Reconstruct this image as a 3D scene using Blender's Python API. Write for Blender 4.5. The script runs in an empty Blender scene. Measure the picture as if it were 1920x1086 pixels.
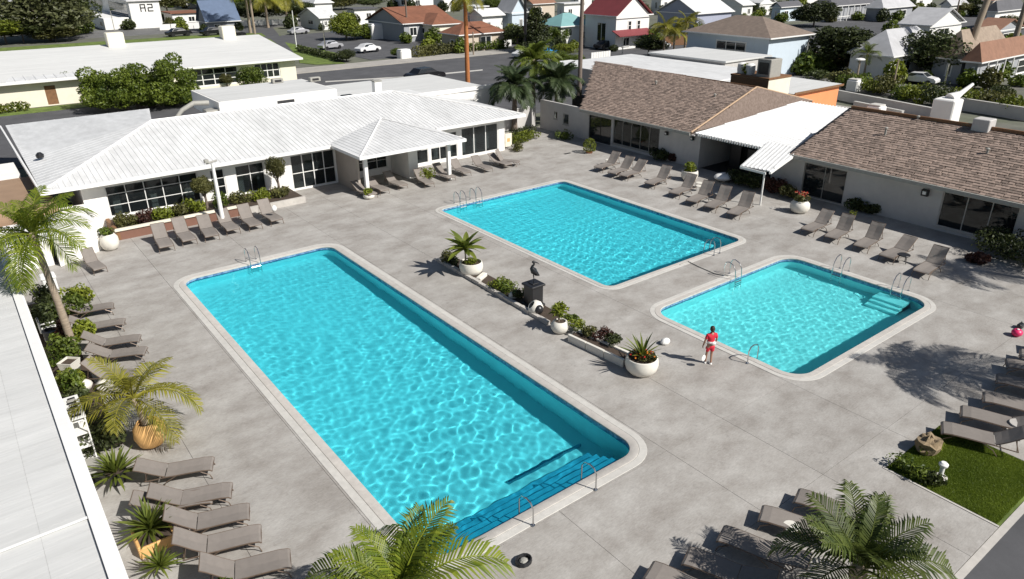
import bpy, bmesh, math, random
import numpy as np
from mathutils import Vector, Matrix
R_ = math.radians
S = bpy.context.scene
COL = S.collection
random.seed(7); RNG = np.random.default_rng(7)

# ------------------------------------------------------------------ camera, sky, sun, exposure
YAW, PIT, ROLL, FOC, CAMH = 0.654062502, 0.430418356, -0.00795445305, 1353.40381, 15.0
FWD = Vector((math.sin(YAW)*math.cos(PIT), math.cos(YAW)*math.cos(PIT), -math.sin(PIT)))
r0 = Vector((math.cos(YAW), -math.sin(YAW), 0)); u0 = r0.cross(FWD)
RGT = math.cos(ROLL)*r0 + math.sin(ROLL)*u0
UPV = -math.sin(ROLL)*r0 + math.cos(ROLL)*u0
cam = bpy.data.cameras.new('camera'); camo = bpy.data.objects.new('camera', cam); COL.objects.link(camo); S.camera = camo
M = Matrix((RGT, UPV, -FWD)).transposed().to_4x4(); M.translation = (0, 0, CAMH)
camo.matrix_world = M
cam.sensor_width = 36; cam.lens = 36*FOC/1920; cam.clip_start = .1; cam.clip_end = 6000
W = bpy.data.worlds.new('World'); S.world = W; W.use_nodes = True
SUN_AZ, SUN_EL = 24.0, 42.0            # the sun stands to the right and behind: shadows fall towards -x +y
sky = W.node_tree.nodes.new('ShaderNodeTexSky'); sky.sky_type = 'NISHITA'; sky.sun_disc = False
sky.sun_elevation = R_(SUN_EL); sky.sun_rotation = R_(180-SUN_AZ)
W.node_tree.links.new(sky.outputs[0], W.node_tree.nodes['Background'].inputs[0])
W.node_tree.nodes['Background'].inputs[1].default_value = .05
sl = bpy.data.lights.new('sun', 'SUN'); sl.energy = 5.0; sl.angle = R_(.5); sl.color = (1, .965, .91)
so = bpy.data.objects.new('sun', sl); COL.objects.link(so); so.rotation_euler = (R_(90-SUN_EL), 0, R_(SUN_AZ)); so.location = (30, -30, 60)
sl.cycles.is_caustics_light = True
S.view_settings.view_transform = 'Standard'; S.view_settings.look = 'None'; S.view_settings.exposure = 0.22; S.view_settings.gamma = 1
S.cycles.max_bounces = 8; S.cycles.transparent_max_bounces = 12; S.cycles.sample_clamp_indirect = 6

# ------------------------------------------------------------------ where things stand
def ray(px, py): return ((px-960)/FOC)*RGT - ((py-543)/FOC)*UPV + FWD
def G(px, py, z=0.0):
    d = ray(px, py); t = (z-CAMH)/d.z
    return Vector((d.x*t, d.y*t, z))
def PJ(x, y, z=0):
    v = Vector((x, y, z-CAMH)); f = v.dot(FWD)
    return 960+FOC*v.dot(RGT)/f, 543-FOC*v.dot(UPV)/f
def dist(p): return (Vector((p[0], p[1], p[2] if len(p) > 2 else 0))-Vector((0, 0, CAMH))).dot(FWD)
def bis(fn, target, lo, hi):
    up = fn(hi) > fn(lo)
    for _ in range(50):
        m = (lo+hi)/2
        if (fn(m) < target) == up: lo = m
        else: hi = m
    return (lo+hi)/2
def HT(p, ytop): return bis(lambda z: PJ(p[0], p[1], z)[1], ytop, 0, 14.5)

# ------------------------------------------------------------------ objects
def tag(o, label=None, cat=None, group=None, kind=None):
    if label: o['label'] = label
    if cat: o['category'] = cat
    if group: o['group'] = group
    if kind: o['kind'] = kind
    return o
def thing(name, label, cat, loc=(0, 0, 0), group=None, rz=0):
    o = bpy.data.objects.new(name, None); COL.objects.link(o); o.location = loc; o.rotation_euler.z = rz
    o.empty_display_size = .2
    return tag(o, label, cat, group)
def put(name, me, parent=None, loc=(0, 0, 0), rot=None, scale=None):
    o = bpy.data.objects.new(name, me); COL.objects.link(o)
    if parent: o.parent = parent
    o.location = loc
    if rot: o.rotation_euler = rot
    if scale: o.scale = scale
    return o
def kids(o): return [c for c in KID.get(o.name, [])]
def chain(p):
    v = Vector((0, 0, 0))
    while p: v += p.location; p = p.parent
    return v
class MB:
    def __init__(s): s.v = []; s.f = []; s.t = []; s.mi = []
    def add(s, vs, fs, tone=0.5):
        n = len(s.v); s.v += [tuple(v) for v in vs]; s.f += [tuple(i+n for i in f) for f in fs]; s.t += [tone]*len(fs); return s
    def box(s, a, b, tone=.5):
        x0, y0, z0 = a; x1, y1, z1 = b
        return s.add([(x0,y0,z0),(x1,y0,z0),(x1,y1,z0),(x0,y1,z0),(x0,y0,z1),(x1,y0,z1),(x1,y1,z1),(x0,y1,z1)],
              [(0,3,2,1),(4,5,6,7),(0,1,5,4),(1,2,6,5),(2,3,7,6),(3,0,4,7)], tone)
    def bev(s, a, b, e=.02, tone=.5):      # box with its top and vertical edges cut
        x0, y0, z0 = a; x1, y1, z1 = b
        def ring(z, i, c): return [(x0+i+c,y0+i,z),(x1-i-c,y0+i,z),(x1-i,y0+i+c,z),(x1-i,y1-i-c,z),(x1-i-c,y1-i,z),(x0+i+c,y1-i,z),(x0+i,y1-i-c,z),(x0+i,y0+i+c,z)]
        vs = ring(z0,0,e)+ring(z1-e,0,e)+ring(z1,e,e); fs = [tuple(range(7,-1,-1)), tuple(range(16,24))]
        for k in (0, 8):
            for i in range(8): j = (i+1) % 8; fs.append((k+i, k+j, k+8+j, k+8+i))
        return s.add(vs, fs, tone)
    def prism(s, poly, z0, z1, tone=.5):
        n = len(poly); vs = [(p[0],p[1],z0) for p in poly]+[(p[0],p[1],z1) for p in poly]
        return s.add(vs, [tuple(range(n-1,-1,-1)), tuple(range(n,2*n))]+[(i,(i+1)%n,n+(i+1)%n,n+i) for i in range(n)], tone)
    def slab(s, quad, th, tone=.5):        # a sloping sheet (corners counter-clockwise seen from above) with thickness downwards
        n = len(quad); vs = [tuple(p) for p in quad]+[(p[0],p[1],p[2]-th) for p in quad]
        return s.add(vs, [tuple(range(n)), tuple(range(2*n-1,n-1,-1))]+[(i,n+i,n+(i+1)%n,(i+1)%n) for i in range(n)], tone)
    def tube(s, pts, r, n=6, tone=.5):
        pts = [Vector(p) for p in pts]; rs = r if isinstance(r, (list, tuple)) else [r]*len(pts)
        base = len(s.v); up = None
        for i, p in enumerate(pts):
            d = (pts[min(i+1,len(pts)-1)]-pts[max(i-1,0)]).normalized()
            if up is None: up = Vector((0,0,1)) if abs(d.z) < .9 else Vector((1,0,0))
            a = d.cross(up).normalized(); b = a.cross(d).normalized(); up = b
            for k in range(n):
                t = 2*math.pi*k/n; s.v.append(tuple(p+rs[i]*(math.cos(t)*a+math.sin(t)*b)))
        m = len(pts)
        for i in range(m-1):
            for k in range(n):
                j = (k+1)%n; s.f.append((base+i*n+k, base+(i+1)*n+k, base+(i+1)*n+j, base+i*n+j)); s.t.append(tone)
        s.f.append(tuple(base+k for k in range(n))); s.f.append(tuple(base+(m-1)*n+k for k in range(n-1,-1,-1))); s.t += [tone]*2
        return s
    def lathe(s, prof, c=(0,0,0), n=20, sx=1, sy=1, tone=.5):
        base = len(s.v)
        for (r, z) in prof:
            for k in range(n):
                t = 2*math.pi*k/n; s.v.append((c[0]+r*sx*math.cos(t), c[1]+r*sy*math.sin(t), c[2]+z))
        for i in range(len(prof)-1):
            for k in range(n):
                j = (k+1)%n; s.f.append((base+i*n+k, base+i*n+j, base+(i+1)*n+j, base+(i+1)*n+k)); s.t.append(tone)
        s.f.append(tuple(base+k for k in range(n-1,-1,-1))); s.f.append(tuple(base+(len(prof)-1)*n+k for k in range(n))); s.t += [tone]*2
        return s
    def ball(s, c, r, n=10, m=6, sq=(1,1,1), tone=.5):
        base = len(s.v)
        for i in range(m+1):
            a = math.pi*i/m
            for k in range(n):
                t = 2*math.pi*k/n; s.v.append((c[0]+sq[0]*r*math.sin(a)*math.cos(t), c[1]+sq[1]*r*math.sin(a)*math.sin(t), c[2]-sq[2]*r*math.cos(a)))
        for i in range(m):
            for k in range(n):
                j = (k+1)%n; s.f.append((base+i*n+k, base+i*n+j, base+(i+1)*n+j, base+(i+1)*n+k)); s.t.append(tone)
        return s
    def mesh(s, name, mat, smooth=False, off=(0,0,0), tone=False):
        me = bpy.data.meshes.new(name)
        vs = np.array(s.v, dtype=float)-np.array(off, dtype=float) if s.v else []
        me.from_pydata(vs.tolist(), [], s.f); me.materials.append(mat)
        if smooth:
            me.polygons.foreach_set('use_smooth', [True]*len(me.polygons))
            try: me.set_sharp_from_angle(angle=R_(40))
            except Exception: pass
        if tone:
            a = me.attributes.new('tone', 'FLOAT', 'FACE'); a.data.foreach_set('value', s.t)
        return me
    def build(s, name, mat, parent=None, smooth=False, tone=False, kind=None):
        o = put(name, s.mesh(name, mat, smooth, chain(parent), tone), parent)
        if kind: o['kind'] = kind
        return o
KIDS = {}
def copy_tree(o, loc=None, rz=None, label=None, sc=None):
    ch = {}
    for x in COL.objects:
        if x.parent: ch.setdefault(x.parent.name, []).append(x)
    def go(a, par):
        c = a.copy(); COL.objects.link(c); c.parent = par
        for k in ch.get(a.name, []): go(k, c)
        return c
    r = go(o, None)
    if loc is not None: r.location = loc
    if rz is not None: r.rotation_euler.z = rz
    if sc is not None: r.scale = sc if not isinstance(sc, (int, float)) else (sc,)*3
    if label: r['label'] = label
    return r

# ------------------------------------------------------------------ materials
def mk(name, col, rough=.7, var=.12, scale=2.0, bump=0, bscale=30, metal=0, col2=None, tone=0, objv=0, spec=.5, detail=6, coord='Object', stretch=None, wear=0):
    m = bpy.data.materials.new(name); m.use_nodes = True; t = m.node_tree; N = t.nodes; L = t.links
    b = N['Principled BSDF']; b.inputs['Roughness'].default_value = rough; b.inputs['Metallic'].default_value = metal
    b.inputs['Specular IOR Level'].default_value = spec
    tc = N.new('ShaderNodeTexCoord'); src = tc.outputs[coord]
    if stretch:
        mp = N.new('ShaderNodeMapping'); mp.inputs['Scale'].default_value = stretch; L.new(src, mp.inputs[0]); src = mp.outputs[0]
    nz = N.new('ShaderNodeTexNoise'); nz.inputs['Scale'].default_value = scale; nz.inputs['Detail'].default_value = detail; nz.inputs['Roughness'].default_value = .62
    L.new(src, nz.inputs['Vector'])
    rp = N.new('ShaderNodeValToRGB'); rp.color_ramp.elements[0].position = .3; rp.color_ramp.elements[1].position = .7
    c1 = [max(0, c*(1-var)) for c in col]; c2 = [min(1, c*(1+var)) for c in (col2 or col)]
    rp.color_ramp.elements[0].color = (*c1, 1); rp.color_ramp.elements[1].color = (*c2, 1)
    L.new(nz.outputs['Fac'], rp.inputs[0]); out = rp.outputs[0]
    def mul(out, fac_sock, lo, hi):
        mr = N.new('ShaderNodeMapRange'); mr.inputs['To Min'].default_value = lo; mr.inputs['To Max'].default_value = hi; L.new(fac_sock, mr.inputs[0])
        mx = N.new('ShaderNodeVectorMath'); mx.operation = 'SCALE'; L.new(out, mx.inputs[0]); L.new(mr.outputs[0], mx.inputs['Scale']); return mx.outputs[0]
    if tone:
        at = N.new('ShaderNodeAttribute'); at.attribute_name = 'tone'; out = mul(out, at.outputs['Fac'], 1-tone, 1+tone)
    if objv:
        oi = N.new('ShaderNodeObjectInfo'); out = mul(out, oi.outputs['Random'], 1-objv, 1+objv)
    if wear:
        n3 = N.new('ShaderNodeTexNoise'); n3.inputs['Scale'].default_value = .35; n3.inputs['Detail'].default_value = 8; n3.inputs['Roughness'].default_value = .7; L.new(src, n3.inputs['Vector'])
        mr0 = N.new('ShaderNodeMapRange'); mr0.inputs[1].default_value = .35; mr0.inputs[2].default_value = .65; L.new(n3.outputs['Fac'], mr0.inputs[0])
        out = mul(out, mr0.outputs[0], 1-wear, 1+wear*.5)
    L.new(out, b.inputs['Base Color'])
    if bump:
        n2 = N.new('ShaderNodeTexNoise'); n2.inputs['Scale'].default_value = bscale; n2.inputs['Detail'].default_value = 4; L.new(src, n2.inputs['Vector'])
        bp = N.new('ShaderNodeBump'); bp.inputs['Strength'].default_value = bump; bp.inputs['Distance'].default_value = .02
        L.new(n2.outputs['Fac'], bp.inputs['Height']); L.new(bp.outputs[0], b.inputs['Normal'])
    return m
def leafmat(name, dark, light, objv=.2, trans=.25):
    m = bpy.data.materials.new(name); m.use_nodes = True; t = m.node_tree; N = t.nodes; L = t.links
    b = N['Principled BSDF']; b.inputs['Roughness'].default_value = .5; b.inputs['Specular IOR Level'].default_value = .35
    at = N.new('ShaderNodeAttribute'); at.attribute_name = 'tone'
    oi = N.new('ShaderNodeObjectInfo')
    mx = N.new('ShaderNodeMix'); mx.data_type = 'RGBA'; mx.inputs[6].default_value = (*dark, 1); mx.inputs[7].default_value = (*light, 1); L.new(at.outputs['Fac'], mx.inputs[0])
    mr = N.new('ShaderNodeMapRange'); mr.inputs['To Min'].default_value = 1-objv; mr.inputs['To Max'].default_value = 1+objv; L.new(oi.outputs['Random'], mr.inputs[0])
    sc = N.new('ShaderNodeVectorMath'); sc.operation = 'SCALE'; L.new(mx.outputs[2], sc.inputs[0]); L.new(mr.outputs[0], sc.inputs['Scale'])
    L.new(sc.outputs[0], b.inputs['Base Color'])
    tr = N.new('ShaderNodeBsdfTranslucent'); L.new(sc.outputs[0], tr.inputs[0])
    ms = N.new('ShaderNodeMixShader'); ms.inputs[0].default_value = trans
    L.new(b.outputs[0], ms.inputs[1]); L.new(tr.outputs[0], ms.inputs[2]); L.new(ms.outputs[0], N['Material Output'].inputs[0])
    return m
def glassmat(name, tint=(.10,.12,.13), alpha=.55):
    m = bpy.data.materials.new(name); m.use_nodes = True; t = m.node_tree; N = t.nodes; L = t.links
    b = N['Principled BSDF']; b.inputs['Roughness'].default_value = .04; b.inputs['Base Color'].default_value = (*[c*.2 for c in tint], 1); b.inputs['Specular IOR Level'].default_value = .9
    tr = N.new('ShaderNodeBsdfTransparent'); tr.inputs[0].default_value = (.75,.82,.84,1)
    nz = N.new('ShaderNodeTexNoise'); nz.inputs['Scale'].default_value = 1.5; tc = N.new('ShaderNodeTexCoord'); L.new(tc.outputs['Object'], nz.inputs['Vector'])
    bp = N.new('ShaderNodeBump'); bp.inputs['Strength'].default_value = .12; bp.inputs['Distance'].default_value = .02; L.new(nz.outputs['Fac'], bp.inputs['Height']); L.new(bp.outputs[0], b.inputs['Normal'])
    ms = N.new('ShaderNodeMixShader'); ms.inputs[0].default_value = alpha; L.new(tr.outputs[0], ms.inputs[1]); L.new(b.outputs[0], ms.inputs[2]); L.new(ms.outputs[0], N['Material Output'].inputs[0])
    return m
def plain(name, col, rough=.5, metal=0):
    return mk(name, col, rough, .06, 3, metal=metal)
def deckmat():
    m = bpy.data.materials.new('deck_concrete'); m.use_nodes = True; t = m.node_tree; N = t.nodes; L = t.links; b = N['Principled BSDF']; b.inputs['Roughness'].default_value = .85
    g_ = N.new('ShaderNodeNewGeometry'); oi = N.new('ShaderNodeObjectInfo')
    def nz(sc, det, st=(1,1,1), rough=.6):
        mp = N.new('ShaderNodeMapping'); mp.inputs['Scale'].default_value = st; L.new(g_.outputs['Position'], mp.inputs[0]); n = N.new('ShaderNodeTexNoise'); n.inputs['Scale'].default_value = sc; n.inputs['Detail'].default_value = det; n.inputs['Roughness'].default_value = rough; L.new(mp.outputs[0], n.inputs['Vector']); return n.outputs['Fac']
    def mp_(sock, a, b_, lo, hi):
        r = N.new('ShaderNodeMapRange'); r.inputs[1].default_value = a; r.inputs[2].default_value = b_; r.inputs[3].default_value = lo; r.inputs[4].default_value = hi; L.new(sock, r.inputs[0]); return r.outputs[0]
    rp = N.new('ShaderNodeValToRGB'); rp.color_ramp.elements[0].position = .32; rp.color_ramp.elements[0].color = (.265,.242,.218,1); rp.color_ramp.elements[1].position = .68; rp.color_ramp.elements[1].color = (.43,.412,.385,1)
    L.new(nz(.55, 9, (1,1.5,1), .68), rp.inputs[0]); out = rp.outputs[0]
    for f in (mp_(nz(7, 6, (1,3,1), .7), .3, .7, .83, 1.13), mp_(nz(45, 3), .3, .7, .93, 1.06), mp_(nz(1.9, 10, (1.6,1,1), .75), .56, .72, 1.0, .76), mp_(oi.outputs['Random'], 0, 1, .965, 1.03)):
        v = N.new('ShaderNodeVectorMath'); v.operation = 'SCALE'; L.new(out, v.inputs[0]); L.new(f, v.inputs['Scale']); out = v.outputs[0]
    L.new(out, b.inputs['Base Color']); bp = N.new('ShaderNodeBump'); bp.inputs['Strength'].default_value = .3; bp.inputs['Distance'].default_value = .01; L.new(nz(30, 5), bp.inputs['Height']); L.new(bp.outputs[0], b.inputs['Normal']); return m
m_deck = deckmat()
m_joint = plain('joint_dark', (.09,.08,.075), .9)
m_cop = mk('coping_concrete', (.50,.47,.43), .7, .1, 4, bump=.2, bscale=60, wear=.1)
m_cop2 = mk('coping_pale', (.55,.53,.49), .6, .08, 4, bump=.1, bscale=60, wear=.08)
m_basin = mk('pool_plaster', (.62,.90,.91), .6, .03, 1.0)
m_step = plain('pool_step_blue', (.10,.44,.60), .5)
m_white = mk('white_paint', (.80,.79,.76), .6, .03, 2, wear=.05)
m_wall_l = mk('white_stucco', (.82,.80,.76), .8, .03, 3, bump=.15, bscale=80, wear=.05)
m_wall_r = mk('grey_stucco', (.52,.50,.48), .85, .04, 2, bump=.2, bscale=70, wear=.1)
m_cream = mk('cream_stucco', (.78,.73,.60), .85, .04, 2, wear=.06)
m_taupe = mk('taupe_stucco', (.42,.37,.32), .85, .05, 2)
m_roof_w = mk('white_metal_roof', (.66,.66,.65), .55, .09, 1.6, wear=.10, stretch=(1.3,.5,1), col2=(.68,.68,.675))
m_rib = mk('white_roof_rib', (.60,.60,.595), .55, .04, 2)
m_roof_g = mk('pale_membrane', (.60,.60,.585), .75, .06, 2.5, bump=.25, bscale=25, wear=.09, objv=.02, stretch=(.4,5,1))
m_fascia = mk('fascia_white', (.80,.79,.77), .5, .03, 2)
m_shing = mk('brown_shingle', (.225,.165,.13), .9, .22, 5, bump=.4, bscale=60, col2=(.27,.205,.17), tone=.30, objv=.0)
m_under = plain('roof_felt', (.07,.05,.04), .9)
m_tan = mk('tan_ridge', (.45,.31,.20), .8, .1, 3)
m_wood = mk('brown_wood', (.20,.10,.045), .7, .2, 3, stretch=(1,8,1))
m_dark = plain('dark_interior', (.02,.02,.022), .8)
m_black = plain('black_metal', (.018,.018,.02), .35)
m_asph = mk('asphalt', (.085,.085,.09), .92, .12, .5, bump=.2, bscale=60, wear=.22)
m_asph2 = mk('asphalt_pale', (.15,.148,.145), .92, .12, .5, wear=.2)
m_pave = mk('pavement', (.36,.34,.31), .9, .1, .6, wear=.12)
m_gnd = mk('dusty_ground', (.20,.19,.17), .95, .3, .12, wear=.3, col2=(.10,.11,.07))
m_grass = leafmat('grass_blade', (.08,.13,.012), (.25,.32,.04), 0, .35)
m_lawn = mk('lawn_green', (.085,.13,.02), .95, .3, 1.0, col2=(.14,.19,.035), wear=.15)
m_soil = mk('soil', (.06,.042,.03), .95, .3, 4)
m_steel = mk('steel_tube', (.62,.62,.62), .18, .05, 5, metal=1)
m_sling = mk('taupe_sling', (.215,.19,.17), .85, .07, 6, objv=.08, bump=.15, bscale=200)
m_frame = mk('bronze_frame', (.16,.115,.085), .4, .1, 4, metal=.3)
m_potw = mk('white_pot', (.70,.67,.60), .7, .05, 5, wear=.08)
m_poto = mk('orange_pot', (.72,.42,.16), .7, .1, 5, wear=.1)
m_terra = mk('terracotta', (.42,.18,.09), .8, .12, 5)
m_trunk = mk('palm_trunk', (.30,.24,.18), .9, .25, 4, stretch=(1,1,6), bump=.5, bscale=14)
m_trunk_o = mk('orange_palm_trunk', (.40,.15,.05), .9, .2, 3, stretch=(1,1,5), bump=.4, bscale=10)
m_trunk_g = mk('grey_trunk', (.17,.135,.11), .9, .25, 4, stretch=(1,1,5), bump=.5, bscale=14)
m_palm = leafmat('palm_leaf', (.05,.085,.012), (.19,.22,.035), .15, .3)
m_palmy = leafmat('palm_leaf_yellow', (.13,.14,.015), (.38,.34,.05), .2, .35)
m_palmk = leafmat('palm_leaf_deep', (.03,.055,.010), (.14,.17,.035), .1, .25)
m_palmg = leafmat('palm_leaf_fresh', (.07,.12,.010), (.27,.31,.03), .15, .35)
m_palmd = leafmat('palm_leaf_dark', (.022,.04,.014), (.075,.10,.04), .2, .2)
m_leaf = leafmat('leaf_green', (.028,.055,.007), (.18,.23,.03), .2, .3)
m_leaff = leafmat('leaf_ficus', (.035,.065,.008), (.19,.24,.03), .0, .3)
m_leafo = leafmat('leaf_olive', (.04,.045,.014), (.17,.165,.05), .2, .3)
m_leafe = leafmat('leaf_eucalyptus', (.035,.04,.018), (.14,.15,.06), .1, .3)
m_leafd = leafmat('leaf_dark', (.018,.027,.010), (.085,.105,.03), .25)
m_leafy = leafmat('leaf_lime', (.07,.10,.010), (.25,.28,.03), .2)
m_leafr = leafmat('leaf_purple', (.03,.012,.010), (.12,.05,.035), .2)
m_red = plain('petal_red', (.55,.03,.02), .6); m_orange = plain('petal_orange', (.70,.22,.02), .6)
m_pane = glassmat('window_glass', alpha=.42)
m_paned = glassmat('window_glass_dark', alpha=.85)
m_curt = mk('curtain', (.55,.53,.48), .9, .15, 3, stretch=(6,6,1))
m_redcloth = mk('red_cloth', (.62,.025,.05), .85, .08, 8); m_skin = plain('skin', (.34,.19,.13), .6); m_hair = plain('hair', (.035,.02,.012), .7)
m_pink = plain('pink_plastic', (.75,.03,.14), .4)
m_ac = mk('grey_unit', (.32,.31,.28), .6, .1, 5)
ROOFS = dict(w=m_roof_w, o=mk('rust_tile_roof', (.215,.088,.05), .9, .15, 1.5, wear=.15), t=mk('teal_metal_roof', (.20,.38,.38), .6, .05, 1, wear=.08),
    r=mk('crimson_roof', (.19,.035,.04), .8, .1, 1), b=mk('brown_roof', (.20,.155,.125), .9, .18, 2, wear=.12), g=mk('pale_grey_roof', (.44,.44,.45), .8, .08, 1, wear=.1),
    n=mk('tan_roof', (.30,.235,.18), .9, .2, 2, wear=.1), k=mk('charcoal_roof', (.10,.10,.11), .8, .12, 1, wear=.1), u=mk('slate_blue_roof', (.10,.14,.22), .8, .1, 1),
    c=mk('copper_roof', (.24,.125,.08), .85, .15, 1.5))
WALLS = dict(w=m_white, c=m_cream, g=mk('grey_wall', (.33,.34,.36), .85, .05, 1), b=mk('beige_wall', (.55,.47,.38), .85, .05, 1), l=mk('blue_and_shade_wall', (.55,.63,.70), .8, .04, 1), u=mk('lilac_grey_wall', (.36,.38,.47), .8, .05, 1))  # the pale blue also carries the painted shade of a white house

# ------------------------------------------------------------------ ground, deck, pools
def rr(x0, y0, x1, y1, r, n=8):
    o = []
    for cx, cy, a in ((x1-r,y0+r,-90),(x1-r,y1-r,0),(x0+r,y1-r,90),(x0+r,y0+r,180)):
        for k in range(n+1): t = R_(a+90*k/n); o.append((cx+r*math.cos(t), cy+r*math.sin(t)))
    return o
DX0, DX1, DY0, DY1 = .2, 45.3, 4.2, 54.5
POOLS = [(7.2,13.1,15.4,37.4,.75,.56), (23.8,23.05,34.6,38.9,.5,.42), (23.5,12.3,34.5,19.95,.9,.48)]
LAWN = (20.85, 4.3, 24.75, 7.55)
g = MB(); B = 3500
for a in ((-B,-B,B,DY0),(-B,DY1,B,B),(-B,DY0,DX0,DY1),(DX1,DY0,B,DY1)):
    g.add([(a[0],a[1],-.06),(a[2],a[1],-.06),(a[2],a[3],-.06),(a[0],a[3],-.06)], [(0,1,2,3)])
tag(g.build('ground', m_gnd), kind='structure')
def holed(z, rects_w):
    bm = bmesh.new(); es = []
    def loop(pts):
        vs = [bm.verts.new((x,y,z)) for x,y in pts]
        for i in range(len(vs)): es.append(bm.edges.new((vs[i], vs[(i+1)%len(vs)])))
    loop([(DX0,DY0),(LAWN[0],DY0),(LAWN[0],LAWN[3]),(LAWN[2],LAWN[3]),(LAWN[2],DY0),(DX1,DY0),(DX1,DY1),(DX0,DY1)])
    for (x0,y0,x1,y1,r,w) in POOLS:
        d = w if rects_w else .005
        loop(rr(x0-d,y0-d,x1+d,y1+d,r+d))
    bmesh.ops.triangle_fill(bm, use_beauty=True, use_dissolve=False, edges=es)
    for f in bm.faces:
        if f.normal.z < 0: f.normal_flip()
    return bm
bm = holed(-.03, False); me = bpy.data.meshes.new('deck_base'); bm.to_mesh(me); bm.free(); me.materials.append(m_joint)
tag(put('deck_base', me), kind='structure')
bm = holed(0.0, True)
GX = [3.4, 6.57, 11.3, 16.03, 19.0, 23.0, 28.9, 35.0, 38.6, 42.0]; GY = [8.6, 12.47, 16.4, 20.6, 24.7, 28.8, 32.9, 38.05, 41.5, 45.2, 49.0]
for ax, lines in ((0, GX), (1, GY)):
    for q in lines:
        for e in (-.006, .006):
            co = [0,0,0]; co[ax] = q+e; no = [0,0,0]; no[ax] = 1
            bmesh.ops.bisect_plane(bm, geom=bm.verts[:]+bm.edges[:]+bm.faces[:], plane_co=co, plane_no=no)
        kill = [f for f in bm.faces if abs(f.calc_center_median()[ax]-q) < .0059]
        bmesh.ops.delete(bm, geom=kill, context='FACES')
bmesh.ops.dissolve_limit(bm, angle_limit=.01, verts=bm.verts[:], edges=bm.edges[:])
deck = tag(thing('pool_deck', None, None), kind='structure')
seen = set()
for f0 in bm.faces:
    if f0.index in seen: pass
bm.faces.index_update()
for f0 in bm.faces:
    if f0.index in seen: continue
    st = [f0]; isl = []; seen.add(f0.index)
    while st:
        f = st.pop(); isl.append(f)
        for e in f.edges:
            for h in e.link_faces:
                if h.index not in seen: seen.add(h.index); st.append(h)
    mb = MB(); ids = {}
    vs = list({v for f in isl for v in f.verts})
    c = sum((v.co for v in vs), Vector())/len(vs)
    for i, v in enumerate(vs): ids[v] = i
    n = len(vs); fs = [tuple(ids[v] for v in f.verts) for f in isl]
    for f in isl:
        for l in f.loops:
            if sum(1 for h in l.edge.link_faces if h in isl) == 1: a, b = ids[l.vert], ids[l.link_loop_next.vert]; fs.append((a, a+n, b+n, b))
    mb.add([tuple(v.co) for v in vs]+[(v.co.x, v.co.y, -.028) for v in vs], fs)
    mb.build('slab', m_deck, deck)
bm.free()
def ringmesh(P, d0, d1, z0, z1, lip=0):
    x0,y0,x1,y1,r,w = P
    A = rr(x0-d0,y0-d0,x1+d0,y1+d0,r+d0); Bp = rr(x0-d1,y0-d1,x1+d1,y1+d1,r+d1); n = len(A); m = MB()
    vs = [(x,y,z0-lip) for x,y in A]+[(x,y,z1-.012) for x,y in A]+[(x+(bx-x)*.05,y+(by-y)*.05,z1) for (x,y),(bx,by) in zip(A,Bp)]+[(bx+(x-bx)*.03,by+(y-by)*.03,z1) for (x,y),(bx,by) in zip(A,Bp)]+[(x,y,z1-.01) for x,y in Bp]+[(x,y,z0) for x,y in Bp]
    fs = []
    for k in range(5):
        for i in range(n): j = (i+1)%n; fs.append((k*n+i, k*n+j, (k+1)*n+j, (k+1)*n+i))
    m.add(vs, [f[::-1] for f in fs]); return m
def water_mesh(P, seed, zw, amp, lam0, lam1, st=.06):
    x0,y0,x1,y1,r,w = P; x0 -= .02; x1 += .02; y0 -= .02; y1 += .02
    nx = int((x1-x0)/st); ny = int((y1-y0)/st); rg = np.random.default_rng(seed)
    gx, gy = np.meshgrid(np.linspace(x0,x1,nx+1), np.linspace(y0,y1,ny+1), indexing='ij'); z = np.zeros_like(gx)
    for k in range(70):
        lam = lam0*(lam1/lam0)**rg.random(); a = rg.uniform(0, 6.283); ph = rg.uniform(0, 6.283)
        env = 1+.95*np.sin(gx*rg.uniform(-.45,.45)+gy*rg.uniform(-.45,.45)+ph*3)
        z += amp*lam**1.1*env*np.sin(6.283/lam*(gx*math.cos(a)+gy*math.sin(a))+ph)
    z *= 1-.45*np.clip((gy-y0)/(y1-y0)-.45,0,1)/.55+.25*np.sin(gx*.55+1.3*np.sin(gy*.31+seed))*np.sin(gy*.42+seed); z += zw; co = np.stack([gx,gy,z],-1).reshape(-1,3)
    I = np.arange(nx)[:,None]*(ny+1)+np.arange(ny)[None,:]
    q = np.stack([I, I+ny+1, I+ny+2, I+1],-1).reshape(-1,4)
    bd = [i*(ny+1) for i in range(nx+1)]+[nx*(ny+1)+j for j in range(1,ny+1)]+[i*(ny+1)+ny for i in range(nx-1,-1,-1)]+[j for j in range(ny-1,0,-1)]
    n0 = len(co); m = len(bd); sk = [(co[b][0], co[b][1], -3.0) for b in bd]
    vs = co.tolist()+sk; fs = q.tolist()+[(bd[k], n0+k, n0+(k+1)%m, bd[(k+1)%m]) for k in range(m)]+[tuple(n0+k for k in range(m))[::-1]]
    me = bpy.data.meshes.new('water'); me.from_pydata(vs, [], fs)
    me.polygons.foreach_set('use_smooth', [True]*len(q)+[False]*(m+1)); return me
def watermat(name, col):
    m = bpy.data.materials.new(name); m.use_nodes = True; t = m.node_tree; t.nodes.clear()
    o = t.nodes.new('ShaderNodeOutputMaterial'); r = t.nodes.new('ShaderNodeBsdfGlass')
    r.inputs['Color'].default_value = (*col, 1); r.inputs['Roughness'].default_value = 0; r.inputs['IOR'].default_value = 1.33
    t.links.new(r.outputs[0], o.inputs[0]); return m
m_tile = bpy.data.materials.new('blue_mosaic'); m_tile.use_nodes = True
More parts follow.
